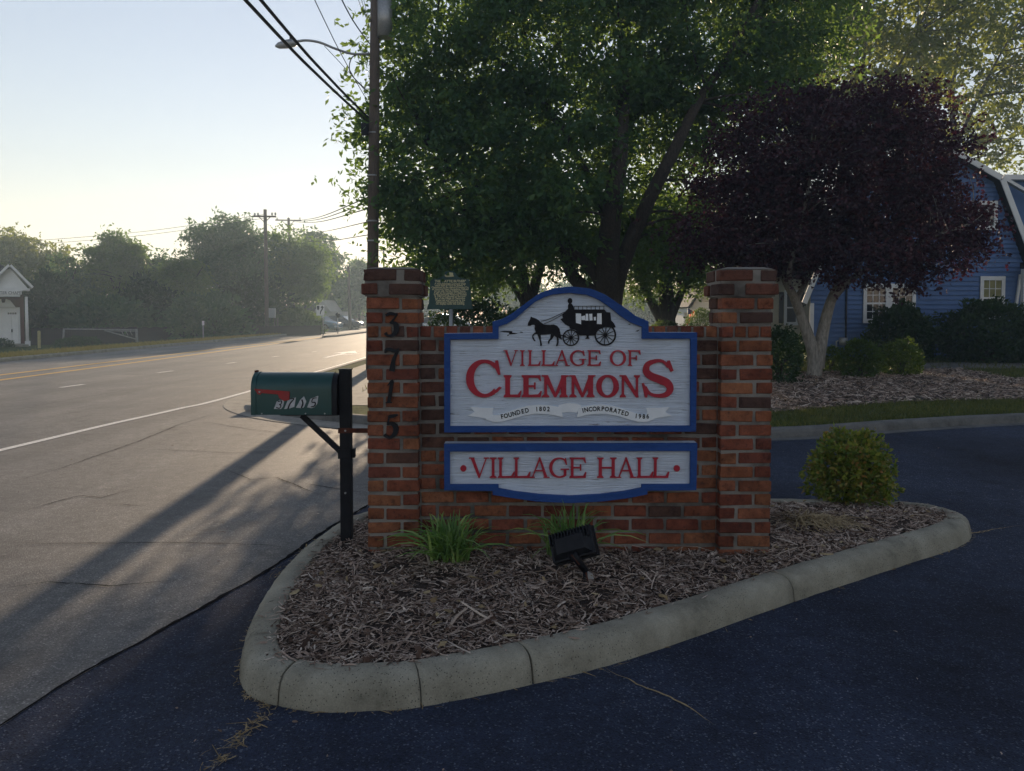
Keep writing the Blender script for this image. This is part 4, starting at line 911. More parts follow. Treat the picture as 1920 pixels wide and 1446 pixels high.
# ---- sunlit trees over the blue house
for nm_, lb, bx, Y, lim, es, ns in (
    ('backlit_tree', 'tall backlit tree with yellow-green leaves above the purple maple', 1600, 37, [(1600,560),(1605,400),(1610,250),(1620,100),(1640,-60)], [(1560,60,150,130,3.2),(1640,160,150,110,3),(1680,-20,150,120,3.2),(1560,210,90,70,2.4),(1480,20,120,110,3),(1760,60,110,110,3)], 470),
    ('golden_tree', 'sparse golden-lit tree at the top corner above the blue house roof', 1790, 40, [(1800,560),(1795,400),(1790,280),(1785,180),(1800,60),(1815,-60)], [(1740,70,90,100,2.5),(1850,150,110,120,3),(1880,20,100,120,3),(1900,280,70,50,2.2),(1720,220,70,60,2),(1830,260,60,50,2),(1960,120,110,150,3)], 300)):
    Lm = [([pw(u, v, Y) for u, v in lim], .26, .05), ([pw(lim[2][0], lim[2][1], Y), pw(lim[2][0]+60, 150, Y-.5), pw(lim[2][0]+110, 60, Y-1)], .12, .03), ([pw(lim[2][0], lim[2][1]+30, Y), pw(lim[2][0]-60, 170, Y), pw(lim[2][0]-100, 80, Y)], .12, .03)]
    tree(nm_, lb, pw(lim[0][0], lim[0][1]+40, Y), Lm, [ell(u, v, Y, a, b, c) for u, v, a, b, c in es], ns, 36, .34, .30, .15, M['leaf_gold'], M['bark'], 60, shell=.35)
# ---- purple maple
bm_ = (*gp(1527, 704, .13), .11); MYp = bm_[1]
def mp(u, v, dy=0): return pw(u, v, MYp+dy)
Lp = [([bm_, mp(1528,680), mp(1522,650), mp(1505,600), mp(1490,560), mp(1470,520), mp(1450,470), mp(1430,400)], .19, .05),
      ([mp(1532,690), mp(1538,650), mp(1548,600,.1), mp(1560,560,.1), mp(1580,520,.2), mp(1620,450,.3), mp(1650,360,.3), mp(1660,250,.3)], .17, .05),
      ([mp(1500,590), mp(1485,550,-.3), mp(1480,510,-.6), mp(1500,430,-.8), mp(1520,330,-.8)], .09, .03),
      ([mp(1557,565,.1), mp(1600,520,-.3), mp(1680,480,-.6), mp(1760,440,-.8), mp(1820,420,-.8)], .10, .02),
      ([mp(1492,565), mp(1505,540,.3), mp(1520,510,.5), mp(1560,420,.6), mp(1580,300,.6)], .08, .02)]
Ep = [ell(1560,330,MYp,200,140,2.4), ell(1420,420,MYp-.2,150,100,1.9), ell(1680,400,MYp,160,105,2.0), ell(1800,410,MYp-.3,66,62,1.0), ell(1600,220,MYp+.2,150,60,1.8), ell(1715,295,MYp,95,80,1.5), ell(1400,260,MYp,70,70,1.2), ell(1340,440,MYp-.4,75,50,1.0),
      ell(1560,480,MYp-.6,200,50,1.8), ell(1730,490,MYp-.6,110,42,1.3), ell(1470,320,MYp-.6,130,110,1.6), ell(1690,530,MYp-.7,45,20,.6), ell(1400,490,MYp-.3,80,30,1), ell(1300,475,MYp-.3,48,26,.7), ell(1290,420,MYp-.2,40,26,.6), ell(1330,340,MYp-.1,50,40,.8), ell(1838,462,MYp-.5,36,22,.5), ell(1690,175,MYp+.2,60,24,.8), ell(1500,190,MYp,70,30,.9)]
tree('purple_maple', 'low spreading purple-leaved maple with pale forked trunk in the mulch bed', bm_, Lp, Ep, 1150, 86, .21, .082, .062, M['leaf_maple'], M['bark_pale'], 160, droop=.25, shell=.45, tw=.02)

# ---- shrubs
def bush(name, label, c, r, n, L, W, leaf, group=None, flat=.75, stems=9, cat='shrub', lump=.16):
    t = thing(name, label, cat, (c[0], c[1], c[2]), group)
    d = unit(rng.normal(0, 1, (n, 3))); d[:,2] = np.where(d[:,2] < -.85, -d[:,2], d[:,2]); ph = rng.uniform(0, 6, 9)
    lumpy = 1+lump*(np.sin(d[:,0]*5+ph[0]+d[:,2]*3)*np.sin(d[:,1]*6+ph[1])+.6*np.sin(d[:,0]*11+ph[2])*np.sin(d[:,2]*9+ph[3])+.5*np.sin(d[:,1]*13+ph[4]))
    rad = lumpy*np.where(rng.random(n) < .72, rng.normal(.95, .06, n), rng.random(n)**.4)
    P = d*rad[:,None]*np.array([r[0], r[1], r[2]])+np.array([c[0], c[1], c[2]+r[2]*flat])
    P[:,2] = np.maximum(P[:,2], c[2]+.015)
    dd = unit(d*.55+rng.normal(0, .7, d.shape)+np.array([0,0,.15]))
    V_, Q_ = leaf_quads(P, dd, L*rng.uniform(.6,1.35,n), W*rng.uniform(.6,1.35,n))
    link('foliage', np_mesh('foliage', V_, Q_, leaf), t)
    m = MB()
    for k in range(stems):
        a = 2*math.pi*k/stems+random.uniform(-.3,.3); q = random.uniform(.35,.8)
        m.tube(catmull([(c[0]+.12*r[0]*math.cos(a), c[1]+.12*r[1]*math.sin(a), c[2]-.03), (c[0]+.3*r[0]*math.cos(a)*q, c[1]+.3*r[1]*math.sin(a)*q, c[2]+r[2]*.6), (c[0]+.85*r[0]*math.cos(a)*q, c[1]+.85*r[1]*math.sin(a)*q, c[2]+r[2]*1.3*q+.1*r[2])], 3), [.03*r[0]]*7, 5)
    m.build('stems', M['bark'], t, fix=False); return t
nb = gp(1603, 948, .12)
bush('nandina_shrub', 'small rounded yellow-green shrub with reddish tips on the island end', (nb[0]+.06, nb[1]+.22, .115), (.285,.26,.27), 5600, .043, .025, M['leaf_nandina'], lump=.22, stems=14)
def gb(u, v, z=.12): q = gp(u, v, z); return (q[0], q[1], z-.01)
bush('round_bush', 'round light green bush in the mulch bed, nearer the maple trunk', gb(1612,706), (.42,.42,.46), 3200, .075, .035, M['leaf_bush'], 'bushes in the mulch bed')
bush('round_bush', 'round light green bush in the mulch bed, farther from the maple trunk', gb(1688,702), (.46,.42,.44), 3400, .075, .035, M['leaf_bush'], 'bushes in the mulch bed')
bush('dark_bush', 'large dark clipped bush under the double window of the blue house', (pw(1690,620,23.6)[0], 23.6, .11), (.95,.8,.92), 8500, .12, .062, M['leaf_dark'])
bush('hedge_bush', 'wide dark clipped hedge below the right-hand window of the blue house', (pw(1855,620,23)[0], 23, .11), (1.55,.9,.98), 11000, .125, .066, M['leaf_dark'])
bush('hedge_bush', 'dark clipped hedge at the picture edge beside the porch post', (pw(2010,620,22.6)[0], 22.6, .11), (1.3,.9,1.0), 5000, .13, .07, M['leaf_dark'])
bush('dark_bush', 'tall dark shrub just behind the brick pillar without numerals', (pw(1462,640,16)[0], 16, .11), (.42,.5,.62), 3200, .075, .035, M['leaf_dark'])
bush('low_bush', 'low dark shrub at the corner of the blue house, behind the maple trunk', (pw(1490,640,22.5)[0], 22.5, .11), (.75,.6,.45), 2600, .085, .04, M['leaf_dark'])
bush('low_bush', 'small leafy shoot bush close behind the forked maple trunk', (pw(1558,690,19)[0], 19, .11), (.25,.25,.34), 900, .07, .035, M['leaf_bush'])
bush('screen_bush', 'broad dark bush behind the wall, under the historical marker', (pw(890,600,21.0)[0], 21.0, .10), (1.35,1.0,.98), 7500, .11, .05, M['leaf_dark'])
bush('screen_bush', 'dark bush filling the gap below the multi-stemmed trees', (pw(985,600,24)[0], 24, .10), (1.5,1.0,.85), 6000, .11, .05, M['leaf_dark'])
bush('green_bush', 'bright green bush at the foot of the three-stemmed tree', (pw(1248,600,28.4)[0], 28.4, .10), (.95,.7,.62), 4000, .11, .05, M['leaf_bush'])
bush('green_bush', 'green shrub under the flag by the white porch', (pw(1318,600,38)[0], 38, .10), (.9,.8,.9), 2500, .13, .06, M['leaf_bush'])
# ---- strap-leaved clumps in front of the wall
def clump(name, label, c, n, h, spread, mat, w=.014, cat='grass plant'):
    t = thing(name, label, cat, c); vs = []; fs = []
    for i in range(n):
        a = random.uniform(0, 2*math.pi); sp = spread*random.uniform(.12, 1.0)*(.62 if math.sin(a) > 0 else 1); hh = h*random.uniform(.6, 1.08)*(1-.30*(sp/spread)**2); bx = c[0]+random.gauss(0,.045); by = c[1]+random.gauss(0,.025)
        side = (Vector((-math.sin(a), math.cos(a), 0))+Vector((0,0,random.choice((-1,1))*abs(math.cos(a))*.9))).normalized(); b0 = len(vs); ww = w*random.uniform(.6,1.2); dz = random.uniform(.0, .25)*hh
        for k in range(6):
            s = k/5; x = sp*(s**1.15); ar = .45+.95*sp/spread; z = hh*((1+ar*.75)*s-ar*s*s); wd = ww*(1-s**2.2)*.5+.0004
            p = Vector((bx+math.cos(a)*x, by+math.sin(a)*x, c[2]+z)); vs += [p-side*wd, p+side*wd]
            if k: q = b0+2*k; fs.append((q-2, q-1, q+1, q))
    o = mk('blades', vs, fs, mat, t); o['kind'] = 'stuff'; return t
g1 = pw(845, 1036, 4.32); clump('liriope_clump', 'full clump of grassy green strap leaves beside the numbered pillar', (g1[0], 4.28, .12), 230, .33, .37, M['liriope'])
g2 = pw(1064, 1012, 4.38); clump('liriope_clump', 'sparse clump of grassy strap leaves behind the floodlight', (g2[0], 4.38, .12), 80, .38, .44, M['liriope'])
g3 = gp(1520, 985, .12)
t = thing('dry_grass_clump', 'flattened straw-coloured dead grass clump beside the right pillar', 'dead grass', (g3[0], g3[1], .12)); vs = []; fs = []
for i in range(240):
    a = random.uniform(0, 2*math.pi); l = random.uniform(.10, .34); cx = g3[0]+random.gauss(0,.08); cy = g3[1]+random.gauss(0,.06); b0 = len(vs); bend = random.gauss(0,.5); hz = random.uniform(.01,.05)
    for k in range(6):
        s = k/5; aa = a+bend*s; p = Vector((cx+math.cos(aa)*l*s, cy+math.sin(aa)*l*s*.7, .138+hz*math.sin(s*3.0)+.01*random.random())); sd = Vector((-math.sin(aa), math.cos(aa), .3))*.0022; vs += [p-sd, p+sd]
        if k: q = b0+2*k; fs.append((q-2,q-1,q+1,q))
o = mk('blades', vs, fs, M['straw'], t); o['kind'] = 'stuff'
# ---- mulch bed under the maple and grass beside the driveway
bedp = [gp(u, v, .12) for u, v in [(1120,760),(1300,712),(1440,702),(1560,695),(1700,694),(1790,690),(1850,700),(1890,708),(1990,712),(2100,730),(2050,748),(1850,750),(1700,753),(1600,760),(1455,772),(1250,780)]]
fill2d('planting_bed', [bedp], .117, M['soil'])
x = rng.uniform(1, 16, 60000); y = rng.uniform(10, 20, 60000); k = inside(x, y, bedp); x, y = x[k], y[k]
chips('bed_mulch', np.stack([x, y, .118+rng.uniform(0,.03,len(x))], 1)[:14000], .085, .016, 'brown bark mulch spread under the purple maple', M['chips'])
pth = [gp(u, v, .12) for u, v in [(1700,681),(1800,679),(1980,676),(2100,676),(2100,690),(1980,691),(1800,691),(1690,692)]]
fill2d('garden_path', [pth], .1185, M['street'])
def blades(name, X, Y, Z, h, w, label, mat=None):
    n = len(X); a = rng.uniform(0, 2*np.pi, n); hh = h*rng.lognormal(0,.3,n); le = rng.normal(0,.45,(n,2))*hh[:,None]; s = np.stack([np.cos(a), np.sin(a)], 1)*w/2
    P = np.zeros((n,3,3)); P[:,0,:2] = np.stack([X,Y],1)-s; P[:,1,:2] = np.stack([X,Y],1)+s; P[:,2,:2] = np.stack([X,Y],1)+le; P[:,0,2] = Z; P[:,1,2] = Z; P[:,2,2] = Z+hh
    o = link(name, np_mesh(name, P.reshape(-1,3), np.arange(3*n).reshape(-1,3), mat or M['grass'], 3)); tag(o, label, 'grass', kind='stuff'); return o
x = rng.uniform(-.5, 14, 70000); y = rng.uniform(9.4, 15, 70000); k = inside(x, y, inner+[(60,19),(60,180)]) & ~inside(x, y, bedp); x, y = x[k], y[k]
blades('kerbside_grass', x[:36000], y[:36000], .112, .055, .010, 'short green grass between the far kerb and the maple bed')
x = rng.uniform(3, 22, 40000); y = rng.uniform(14, 25, 40000); k = ~inside(x, y, bedp) & ~inside(x, y, pth) & (y > 16.5)
blades('house_lawn', x[k][:22000], y[k][:22000], .112, .075, .02, 'sunlit grass strip between the mulch bed and the blue house')
x = -16.62-np.abs(rng.normal(0, 2.2, 26000)); y = rng.uniform(18, 70, 26000); zz = np.array([hgt(a, 0) for a in x])
blades('verge_grass', x, y, zz, .10, .035, 'grass verge coloured sunlit yellow along the far side of the street', M['grass_sunlit'])
x = rng.uniform(-2.8, 14, 16000); y = rng.uniform(14, 60, 16000); k = ~inside(x, y, bedp)
blades('back_lawn', x[k], y[k], .112, .09, .03, 'lawn grass around the trees behind the sign')

# ================================================================== TREE LINE ACROSS THE STREET
def far_tree(label, u, vtop, Y, wpx, seed, leaf='leaf_far', vb=625, n=190, name='roadside_tree', Lf=None):
    global rng
    p = pw(u, vb, Y); zt = pw(u, vtop, Y)[2]; b = (p[0], Y, -.25); H = (zt+.25)*1.02; w = wpx*Y/F/2; r_ = random.Random(seed)
    es = [(b[0], Y, b[2]+H*.60, w*.85, w*.8, H*.36)]
    for k in range(7):
        a = r_.uniform(0, 6.28); q = r_.uniform(.3,.75); es.append((b[0]+math.cos(a)*w*q, Y+math.sin(a)*w*q, b[2]+H*r_.uniform(.30,.82), w*r_.uniform(.35,.55), w*.5, H*r_.uniform(.12,.2)))
    es.append((b[0]+r_.uniform(-.2,.2)*w, Y, b[2]+H*.86, w*.4, w*.4, H*.13))
    lim = [([b, (b[0]+.1*w, Y, b[2]+H*.3), (b[0]-.05*w, Y, b[2]+H*.6), (b[0]+.05*w, Y, b[2]+H*.9)], .02*H, .006*H)]
    for k in range(4):
        a = r_.uniform(0, 6.28); lim.append(([(b[0], Y, b[2]+H*(.25+.08*k)), (b[0]+math.cos(a)*w*.4, Y+math.sin(a)*w*.4, b[2]+H*(.42+.08*k)), (b[0]+math.cos(a)*w*.75, Y+math.sin(a)*w*.75, b[2]+H*(.55+.08*k))], .009*H, .003*H))
    lf = Lf or max(.22, Y*.0048)
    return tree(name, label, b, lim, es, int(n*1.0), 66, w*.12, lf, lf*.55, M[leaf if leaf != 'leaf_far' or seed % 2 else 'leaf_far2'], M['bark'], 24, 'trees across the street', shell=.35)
far_tree('broad yellow-green tree behind the white-columned chapel', 30, 432, 60, 190, 1, 'leaf_gold', n=230)
far_tree('thin ragged tree rising between the chapel tree and the tall crooked one', 128, 468, 54, 100, 2, n=110)
far_tree('tall crooked dark tree with a leaning flat top above the street gate', 212, 430, 56, 130, 3, n=210)
far_tree('rounded dark tree standing behind the pale bar gate', 290, 478, 60, 140, 4, n=200)
far_tree('narrow feathery tree left of the tallest roadside tree', 352, 468, 56, 90, 5, n=150)
far_tree('tallest roadside tree, just left of the cross-armed utility pole', 440, 402, 62, 190, 6, n=300)
far_tree('leafy tree with overhanging branches behind the cross-armed utility pole', 540, 432, 66, 190, 7, n=290)
far_tree('hazy rounded tree beyond the second utility pole', 600, 424, 92, 120, 8, n=220)
far_tree('small hazy tree over the parked cars near the road end', 672, 484, 100, 56, 9, n=120)
far_tree('low hazy tree at the road end below the cross-topped far pole', 640, 540, 112, 120, 10, n=150)
def thicket(label, u, vtop, Y, wpx, leaf='leaf_dark'):
    p = pw(u, 620, Y); w = wpx*Y/F/2; h = pw(u, vtop, Y)[2]+.25
    return bush('roadside_thicket', label, (p[0], Y, -.28), (w*1.1, 2.2, h*.62), 5200, .46, .24, M[leaf], 'thickets under the far trees', .62, 7, 'thicket', .2)
thicket('dark undergrowth beside the chapel wall', 85, 530, 52, 130); thicket('dark undergrowth left of the pale bar gate', 190, 565, 51, 130, 'leaf_far2'); thicket('dark undergrowth behind the pale bar gate', 290, 535, 55, 130)
thicket('dark undergrowth right of the gate, toward the small post sign', 385, 562, 53, 120, 'leaf_far2'); thicket('dark undergrowth at the foot of the cross-armed pole', 470, 530, 60, 120); thicket('sunlit undergrowth between the cross-armed pole and the hedge', 545, 585, 61, 90, 'leaf_bush')
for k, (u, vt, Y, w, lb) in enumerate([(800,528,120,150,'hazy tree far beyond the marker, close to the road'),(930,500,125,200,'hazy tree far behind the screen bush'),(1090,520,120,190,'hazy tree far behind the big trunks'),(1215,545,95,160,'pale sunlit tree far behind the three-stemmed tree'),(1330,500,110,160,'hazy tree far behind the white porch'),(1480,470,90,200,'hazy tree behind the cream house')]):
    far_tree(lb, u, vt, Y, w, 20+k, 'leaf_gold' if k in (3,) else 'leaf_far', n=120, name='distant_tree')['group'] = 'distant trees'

# ================================================================== UTILITY POLES AND WIRES
PX, PY = -3.56, 19.65
pole = thing('utility_pole', 'tall wooden utility pole with transformer and street lamp arm', 'utility pole', (PX, PY, .1))
p_b, p_t = Vector((pw(697,690,PY)[0], PY, -.1)), Vector(pw(705,-150,PY))
MB().tube([p_b, p_b.lerp(p_t,.5), p_t], [.155,.135,.11], 14).build('shaft', M['wood_pole'], pole)
for v in (250, 330, 415, 452): 
    c = Vector(pw(699, v, PY)); MB().tube([c-Vector((0,0,.02)), c+Vector((0,0,.02))], .152, 12).build('band', M['steel'], pole)
c = Vector(pw(720,35,PY-.05)); m = MB(); m.tube([c+Vector((.02,0,-.47)), c+Vector((.02,0,.42)), c+Vector((.02,0,.47))], [.19,.19,.12], 14); tr = m.build('transformer', M['steel'], pole)
MB().tube([c+Vector((.06,0,.44)), c+Vector((.06,0,.62))], .04, 8).build('bushing', M['black_metal'], tr)
arm = [pw(692,101,PY), pw(660,101,PY-.1), pw(630,92,PY-.2), pw(600,80,PY-.3), pw(575,76,PY-.4), pw(556,78,PY-.45)]
MB().tube(catmull(arm, 5), .032, 8).build('lamp_arm', M['steel'], pole)
h0 = Vector(pw(558,79,PY-.45)); h1 = Vector(pw(516,87,PY-.6)); lm = MB()
lm.tube([h0, h0.lerp(h1,.15), h0.lerp(h1,.5), h0.lerp(h1,.85), h1], [.05,.10,.105,.075,.02], 10); lh = lm.build('lamp_head', M['steel'], pole)
MB().tube([h0.lerp(h1,.3)+Vector((0,0,.09)), h0.lerp(h1,.3)+Vector((0,0,.17))], .035, 8).build('photocell', M['black_metal'], lh)
MB().tube(catmull([pw(672,102,PY-.05), pw(660,108,PY-.1), pw(655,125,PY-.1), pw(660,142,PY-.05), pw(690,172,PY)], 4), .014, 6).build('lamp_cable', M['wire'], pole)
bk = Vector(pw(692,245,PY)); MB().box(bk.x-.16,bk.x+.02,PY-.22,PY-.13,bk.z-.16,bk.z+.14).build('cable_clamp', M['black_metal'], pole)
def wire(label, pts, r, name='overhead_cable'):
    return tag(MB().tube([Vector(p) for p in catmull(pts, 6)], r, 6).build(name, M['wire'], None), label, 'cable', 'overhead cables')
def ext(a, b, k): a = Vector(a); b = Vector(b); return a+(b-a)*k
def span(label, ua, va, u0, Y0, r, k=2.6, sag=.25):
    a = Vector(pw(ua, va, PY)); b = Vector(pw(u0, 0, Y0)); e = ext(a, b, k); m_ = a.lerp(b,.5)-Vector((0,0,sag*.25)); return wire(label, [a, m_, b, e+Vector((0,0,.5))], r)
span('lower of the two thick black cables dropping to the utility pole', 690, 228, 460, 10.5, .026)
span('upper of the two thick black cables dropping to the utility pole', 690, 220, 489, 10.9, .026)
span('thin single wire passing behind the street lamp arm', 692, 195, 590, 12.4, .008)
span('twisted service cable reaching the pole above the lamp arm', 693, 82, 641, 16.2, .014)
span('thin wire nearest the transformer, leftmost of three', 694, 42, 672, 17.9, .007); span('thin wire nearest the transformer, middle of three', 695, 40, 678, 18.2, .007); span('thin wire nearest the transformer, rightmost of three', 695, 38, 682, 18.3, .007)
wire('stay wire running down from the lamp arm to the pole', [pw(608,86,PY-.28), pw(650,131,PY-.15), pw(690,176,PY)], .008)
def cross_pole(label, u, vb, vt, Y, arms, w=.15, name='utility_pole'):
    b = Vector(pw(u+4, vb, Y)); t_ = Vector(pw(u, vt, Y)); t = thing(name, label, 'utility pole', (b.x, Y, b.z))
    MB().tube([b-Vector((0,0,.6)), t_], [w, w*.75], 10).build('shaft', M['wood_pole'], t)
    for (v, half, ins) in arms:
        c = Vector(pw(u, v, Y)); h = half*Y/F; ca = MB().bar(c-Vector((h,.1,0)), c+Vector((h,-.1,-.03*h)), .12, .12).build('crossarm', M['wood_pole'], t)
        for q in ins:
            i = c+Vector((h*q,-.1*q if q else 0,.06)); MB().tube([i, i+Vector((0,0,.10)), i+Vector((0,0,.22))], [.04,.09,.05], 6).build('insulator', M['steel'], ca)
        MB().bar(c+Vector((-h*.5,-.08,-.05)), c+Vector((0,-.12,-h*.55)), .05).bar(c+Vector((h*.5,-.08,-.05)), c+Vector((0,-.12,-h*.55)), .05).build('arm_brace', M['wood_pole'], t)
    return t
cross_pole('wooden pole with one crossarm and four insulators by the street trees', 497, 628, 393, 58, [(406,21,(-.95,-.65,.65,.95))], .16)
cross_pole('hazy pole with two crossarms standing behind the nearer crossarm pole', 541, 605, 409, 80, [(413,24,(-.9,0,.9)), (431,12,(-.8,.8))], .17)
cross_pole('faint distant pole with a single crossarm beside the tall pole', 719, 606, 464, 112, [(470,12,(-.9,.9))], .15)
cross_pole('plain pale pole standing over the parked cars', 653, 614, 500, 76, [], .17)
for k, (v0, v1, lb) in enumerate([(413,368,'topmost thin wire from the two-armed pole to the tall pole'),(414,378,'second thin wire from the two-armed pole to the tall pole'),(415,390,'third thin wire from the two-armed pole to the tall pole'),(431,415,'slack wire from the lower crossarm to the tall pole'),(446,440,'lowest slack wire crossing the street to the tall pole')]):
    a = Vector(pw(548, v0, 79.8)); b = Vector(pw(694, v1, PY)); wire(lb, [a, a.lerp(b,.35)-Vector((0,0,.2)), a.lerp(b,.7)-Vector((0,0,.25)), b], .016 if k < 3 else .012)
for k, (v0, v1, lb) in enumerate([(452,405,'upper faint wire above the street trees'),(459,412,'lower faint wire above the street trees')]):
    a = Vector(pw(60, v0, 60)); b = Vector(pw(497, v1-3, 58)); wire(lb, [a, a.lerp(b,.5)-Vector((0,0,.25)), b], .016)

# ================================================================== HISTORICAL MARKER
HY = 19.0
def hm(u, v): p = pw(u, v, HY); return (p[0], p[2])
M['marker'] = pbr('marker_green', (.012,.055,.050), (.010,.042,.04), sc=5, rough=.5)
M['cream'] = pbr('marker_cream_letters', (.55,.50,.30), (.46,.42,.25), sc=10, rough=.6)
mk_t = thing('historical_marker', 'dark green historical marker with cream raised text behind the wall', 'marker', (hm(840,600)[0], HY, .1))
pl = [(801,580),(801,577),(804,568),(807,524),(822,522),(829,519),(834,511),(840,508),(848,508),(854,511),(859,519),(866,522),(880,524),(884,568),(886,577),(886,580)]
MB().prism([hm(*p) for p in pl], HY, HY+.05).build('plate', M['marker'], mk_t, bevel=.006)
MB().tube([(hm(844,0)[0], HY+.025, -.1), (hm(844,0)[0], HY+.025, hm(0,580)[1])], .05, 10).build('post', M['steel'], mk_t)
MB().prism([hm(*p) for p in [(833.5,517.5),(834,514.5),(837,516),(840,516),(840.5,512.5),(842,511),(849,511.5),(850,516),(851,518.5),(848,519),(840,519.5),(836,519.5)]], HY-.006, HY+.001).build('coach_crest', M['cream'], mk_t)
lines = ['A nine passenger Concord stage', 'coach built in 1875 for Edwin T.', 'Clemmons by the Abbot-Downing Co.', 'of Concord, New Hampshire. Named', 'for his wife Harriet (Hattie) Butner.', 'A gift to the people of Clemmons', 'by the Nathania Historical Society', 'in 1985 and adopted as the sym-', 'bol of the Village of Clemmons.', 'Preserved and restored by the', 'Clemmons Historical Society.', 'On display inside this building.']
put_text('THE "HATTIE BUTNER"', .083, hm(843,0)[0], HY-.003, hm(0,527.6)[1], 0, M['cream'], mk_t, 'heading', .90, 0, .003)['kind'] = 'stuff'
for i, s in enumerate(lines): put_text(s, .060, hm(842.5,0)[0], HY-.003, hm(0,532.2+i*3.42)[1], 0, M['cream'], mk_t, 'text_line', 1.0*min(1.0, 34/len(s))*.97, 0, .002)['kind'] = 'stuff'

# ================================================================== BUILDINGS
def siding(name, poly, Y, mat, parent, lap=.12, t=.04):
    """lapped boards filling a polygon (x,z) that is convex, facing -Y"""
    zs_ = [p[1] for p in poly]; z = min(zs_); m = MB(); n = len(poly)
    def xr(zq):
        xs_ = []
        for i in range(n):
            (x0, z0), (x1, z1) = poly[i], poly[(i+1)%n]
            if abs(z1-z0) > 1e-6 and min(z0, z1)-1e-6 <= zq <= max(z0, z1)+1e-6: xs_.append(x0+(x1-x0)*(zq-z0)/(z1-z0))
        return (min(xs_), max(xs_)) if xs_ else None
    while z < max(zs_)-.01:
        z2 = min(z+lap, max(zs_)); a = xr(z+1e-4); b = xr(z2-1e-4)
        if a and b: m.add([(a[0],Y-t,z),(a[1],Y-t,z),(b[1],Y,z2),(b[0],Y,z2),(a[0],Y,z),(a[1],Y,z)], [(0,1,2,3),(4,5,1,0)])
        z = z2
    return m.build(name, mat, parent, fix=False)
def window(parent, x0, x1, z0, z1, Y, cols=3, rows=2, trim=.11, mull=True, name='window', blind=None):
    w = MB(); w.box(x0-trim,x1+trim,Y-.06,Y-.025,z1,z1+trim*1.2).box(x0-trim,x1+trim,Y-.06,Y-.025,z0-trim,z0).box(x0-trim,x0,Y-.06,Y-.025,z0,z1).box(x1,x1+trim,Y-.06,Y-.025,z0,z1)
    f = w.build(name, M['white_trim'], parent)
    MB().box(x0-.12,x1+.12,Y-.09,Y-.061,z0-trim-.03,z0-trim+.02).build('sill', M['white_trim'], f)
    zm = (z0+z1)/2
    MB().box(x0,x1,Y-.028,Y-.022,z0,z1).build('pane', M['glass'], f)
    m = MB(); m.box(x0,x1,Y-.045,Y-.029,zm-.03,zm+.03)
    if mull:
        for za, zb_ in ((z0, zm-.03), (zm+.03, z1)):
            for i in range(1, cols): xx = x0+(x1-x0)*i/cols; m.box(xx-.011,xx+.011,Y-.040,Y-.0285,za,zb_)
            for j in range(1, rows): zz_ = za+(zb_-za)*j/rows; m.box(x0,x1,Y-.0405,Y-.0283,zz_-.011,zz_+.011)
    m.build('muntins', M['white_trim'], f)
    if blind: MB().box(x0+.01,x1-.01,Y-.0282,Y-.0281,zm,z1).build('blind', blind, f)
    return f
HYB = 25.0
def hb(u, v, Y=HYB): p = pw(u, v, Y); return (p[0], p[2])
M['blue_siding'] = pbr('blue_siding_paint', (.08,.155,.335), (.067,.13,.285), sc=1.5, rough=.6)
M['cream_siding'] = pbr('cream_siding_paint', (.62,.55,.40), (.52,.46,.33), sc=1.5, rough=.65)
M['shingle'] = pbr('roof_shingle', (.05,.055,.065), (.03,.033,.04), sc=8, rough=.9, bump=.5, bsc=30)
M['shutter'] = pbr('dark_shutter', (.02,.022,.03), rough=.6)
house = thing('blue_house', 'blue-sided gambrel house with white trim behind the purple maple', 'house', (hb(1738,0)[0], HYB+3, .1))
xl, xr_ = hb(1528,0)[0], hb(1950,0)[0]; xm = (xl+xr_)/2; ze = hb(0,545)[1]; zk = hb(0,342)[1]; xkl = hb(1606,0)[0]; xkr = hb(1871,0)[0]; za = hb(0,268)[1]
siding('gable_wall', [(xl,.05),(xr_,.05),(xr_,ze),(xkr,zk),(xm,za),(xkl,zk),(xl,ze)], HYB, M['blue_siding'], house, .15)
SHX = xl/HYB+.01                                  # the house stands turned: its side runs back along this slope
def skew(o, y0=HYB):
    for v in o.data.vertices: v.co.x += max(0, v.co.y-y0)*SHX
    return o
m = MB(); m.prism([(xl+.02,.0),(xr_-.02,.0),(xr_-.02,ze-.02),(xkr-.02,zk-.02),(xm,za-.04),(xkl+.02,zk-.02),(xl+.02,ze-.02)], HYB+.02, HYB+6); skew(m.build('body', M['blue_siding'], house))
def slab(a, b, y0, y1, th_, mat, name, parent):
    (x0,z0),(x1,z1) = a, b; d = Vector((x1-x0, z1-z0)).normalized(); nx_, nz_ = -d.y, d.x
    if nz_ < 0: nx_, nz_ = -nx_, -nz_
    return MB().prism([(x0,z0),(x1,z1),(x1+nx_*th_,z1+nz_*th_),(x0+nx_*th_,z0+nz_*th_)], y0, y1).build(name, mat, parent)
roof_segs = [((xl-.25,ze-.45),(xkl,zk)),((xkl,zk),(xm,za)),((xm,za),(xkr,zk)),((xkr,zk),(xr_+.25,ze-.45))]
for a, b in roof_segs: skew(slab(a, b, HYB-.32, HYB+6.2, .14, M['shingle'], 'roof', house))
for a, b in roof_segs: 
    slab((a[0],a[1]+.005), (b[0],b[1]+.005), HYB-.36, HYB-.325, .17, M['white_trim'], 'rake_board', house)
MB().box(xl-.03,xl+.10,HYB-.05,HYB-.02,.05,ze-.4).build('corner_board', M['white_trim'], house)
def hwin(u0, u1, v0, v1, **k):
    a = hb(u0, v1); b = hb(u1, v0); return window(house, a[0], b[0], a[1], b[1], HYB-.02, **k)
M['blind'] = pbr('yellowed_blind', (.30,.28,.12), (.22,.21,.09), sc=3, rough=.8)
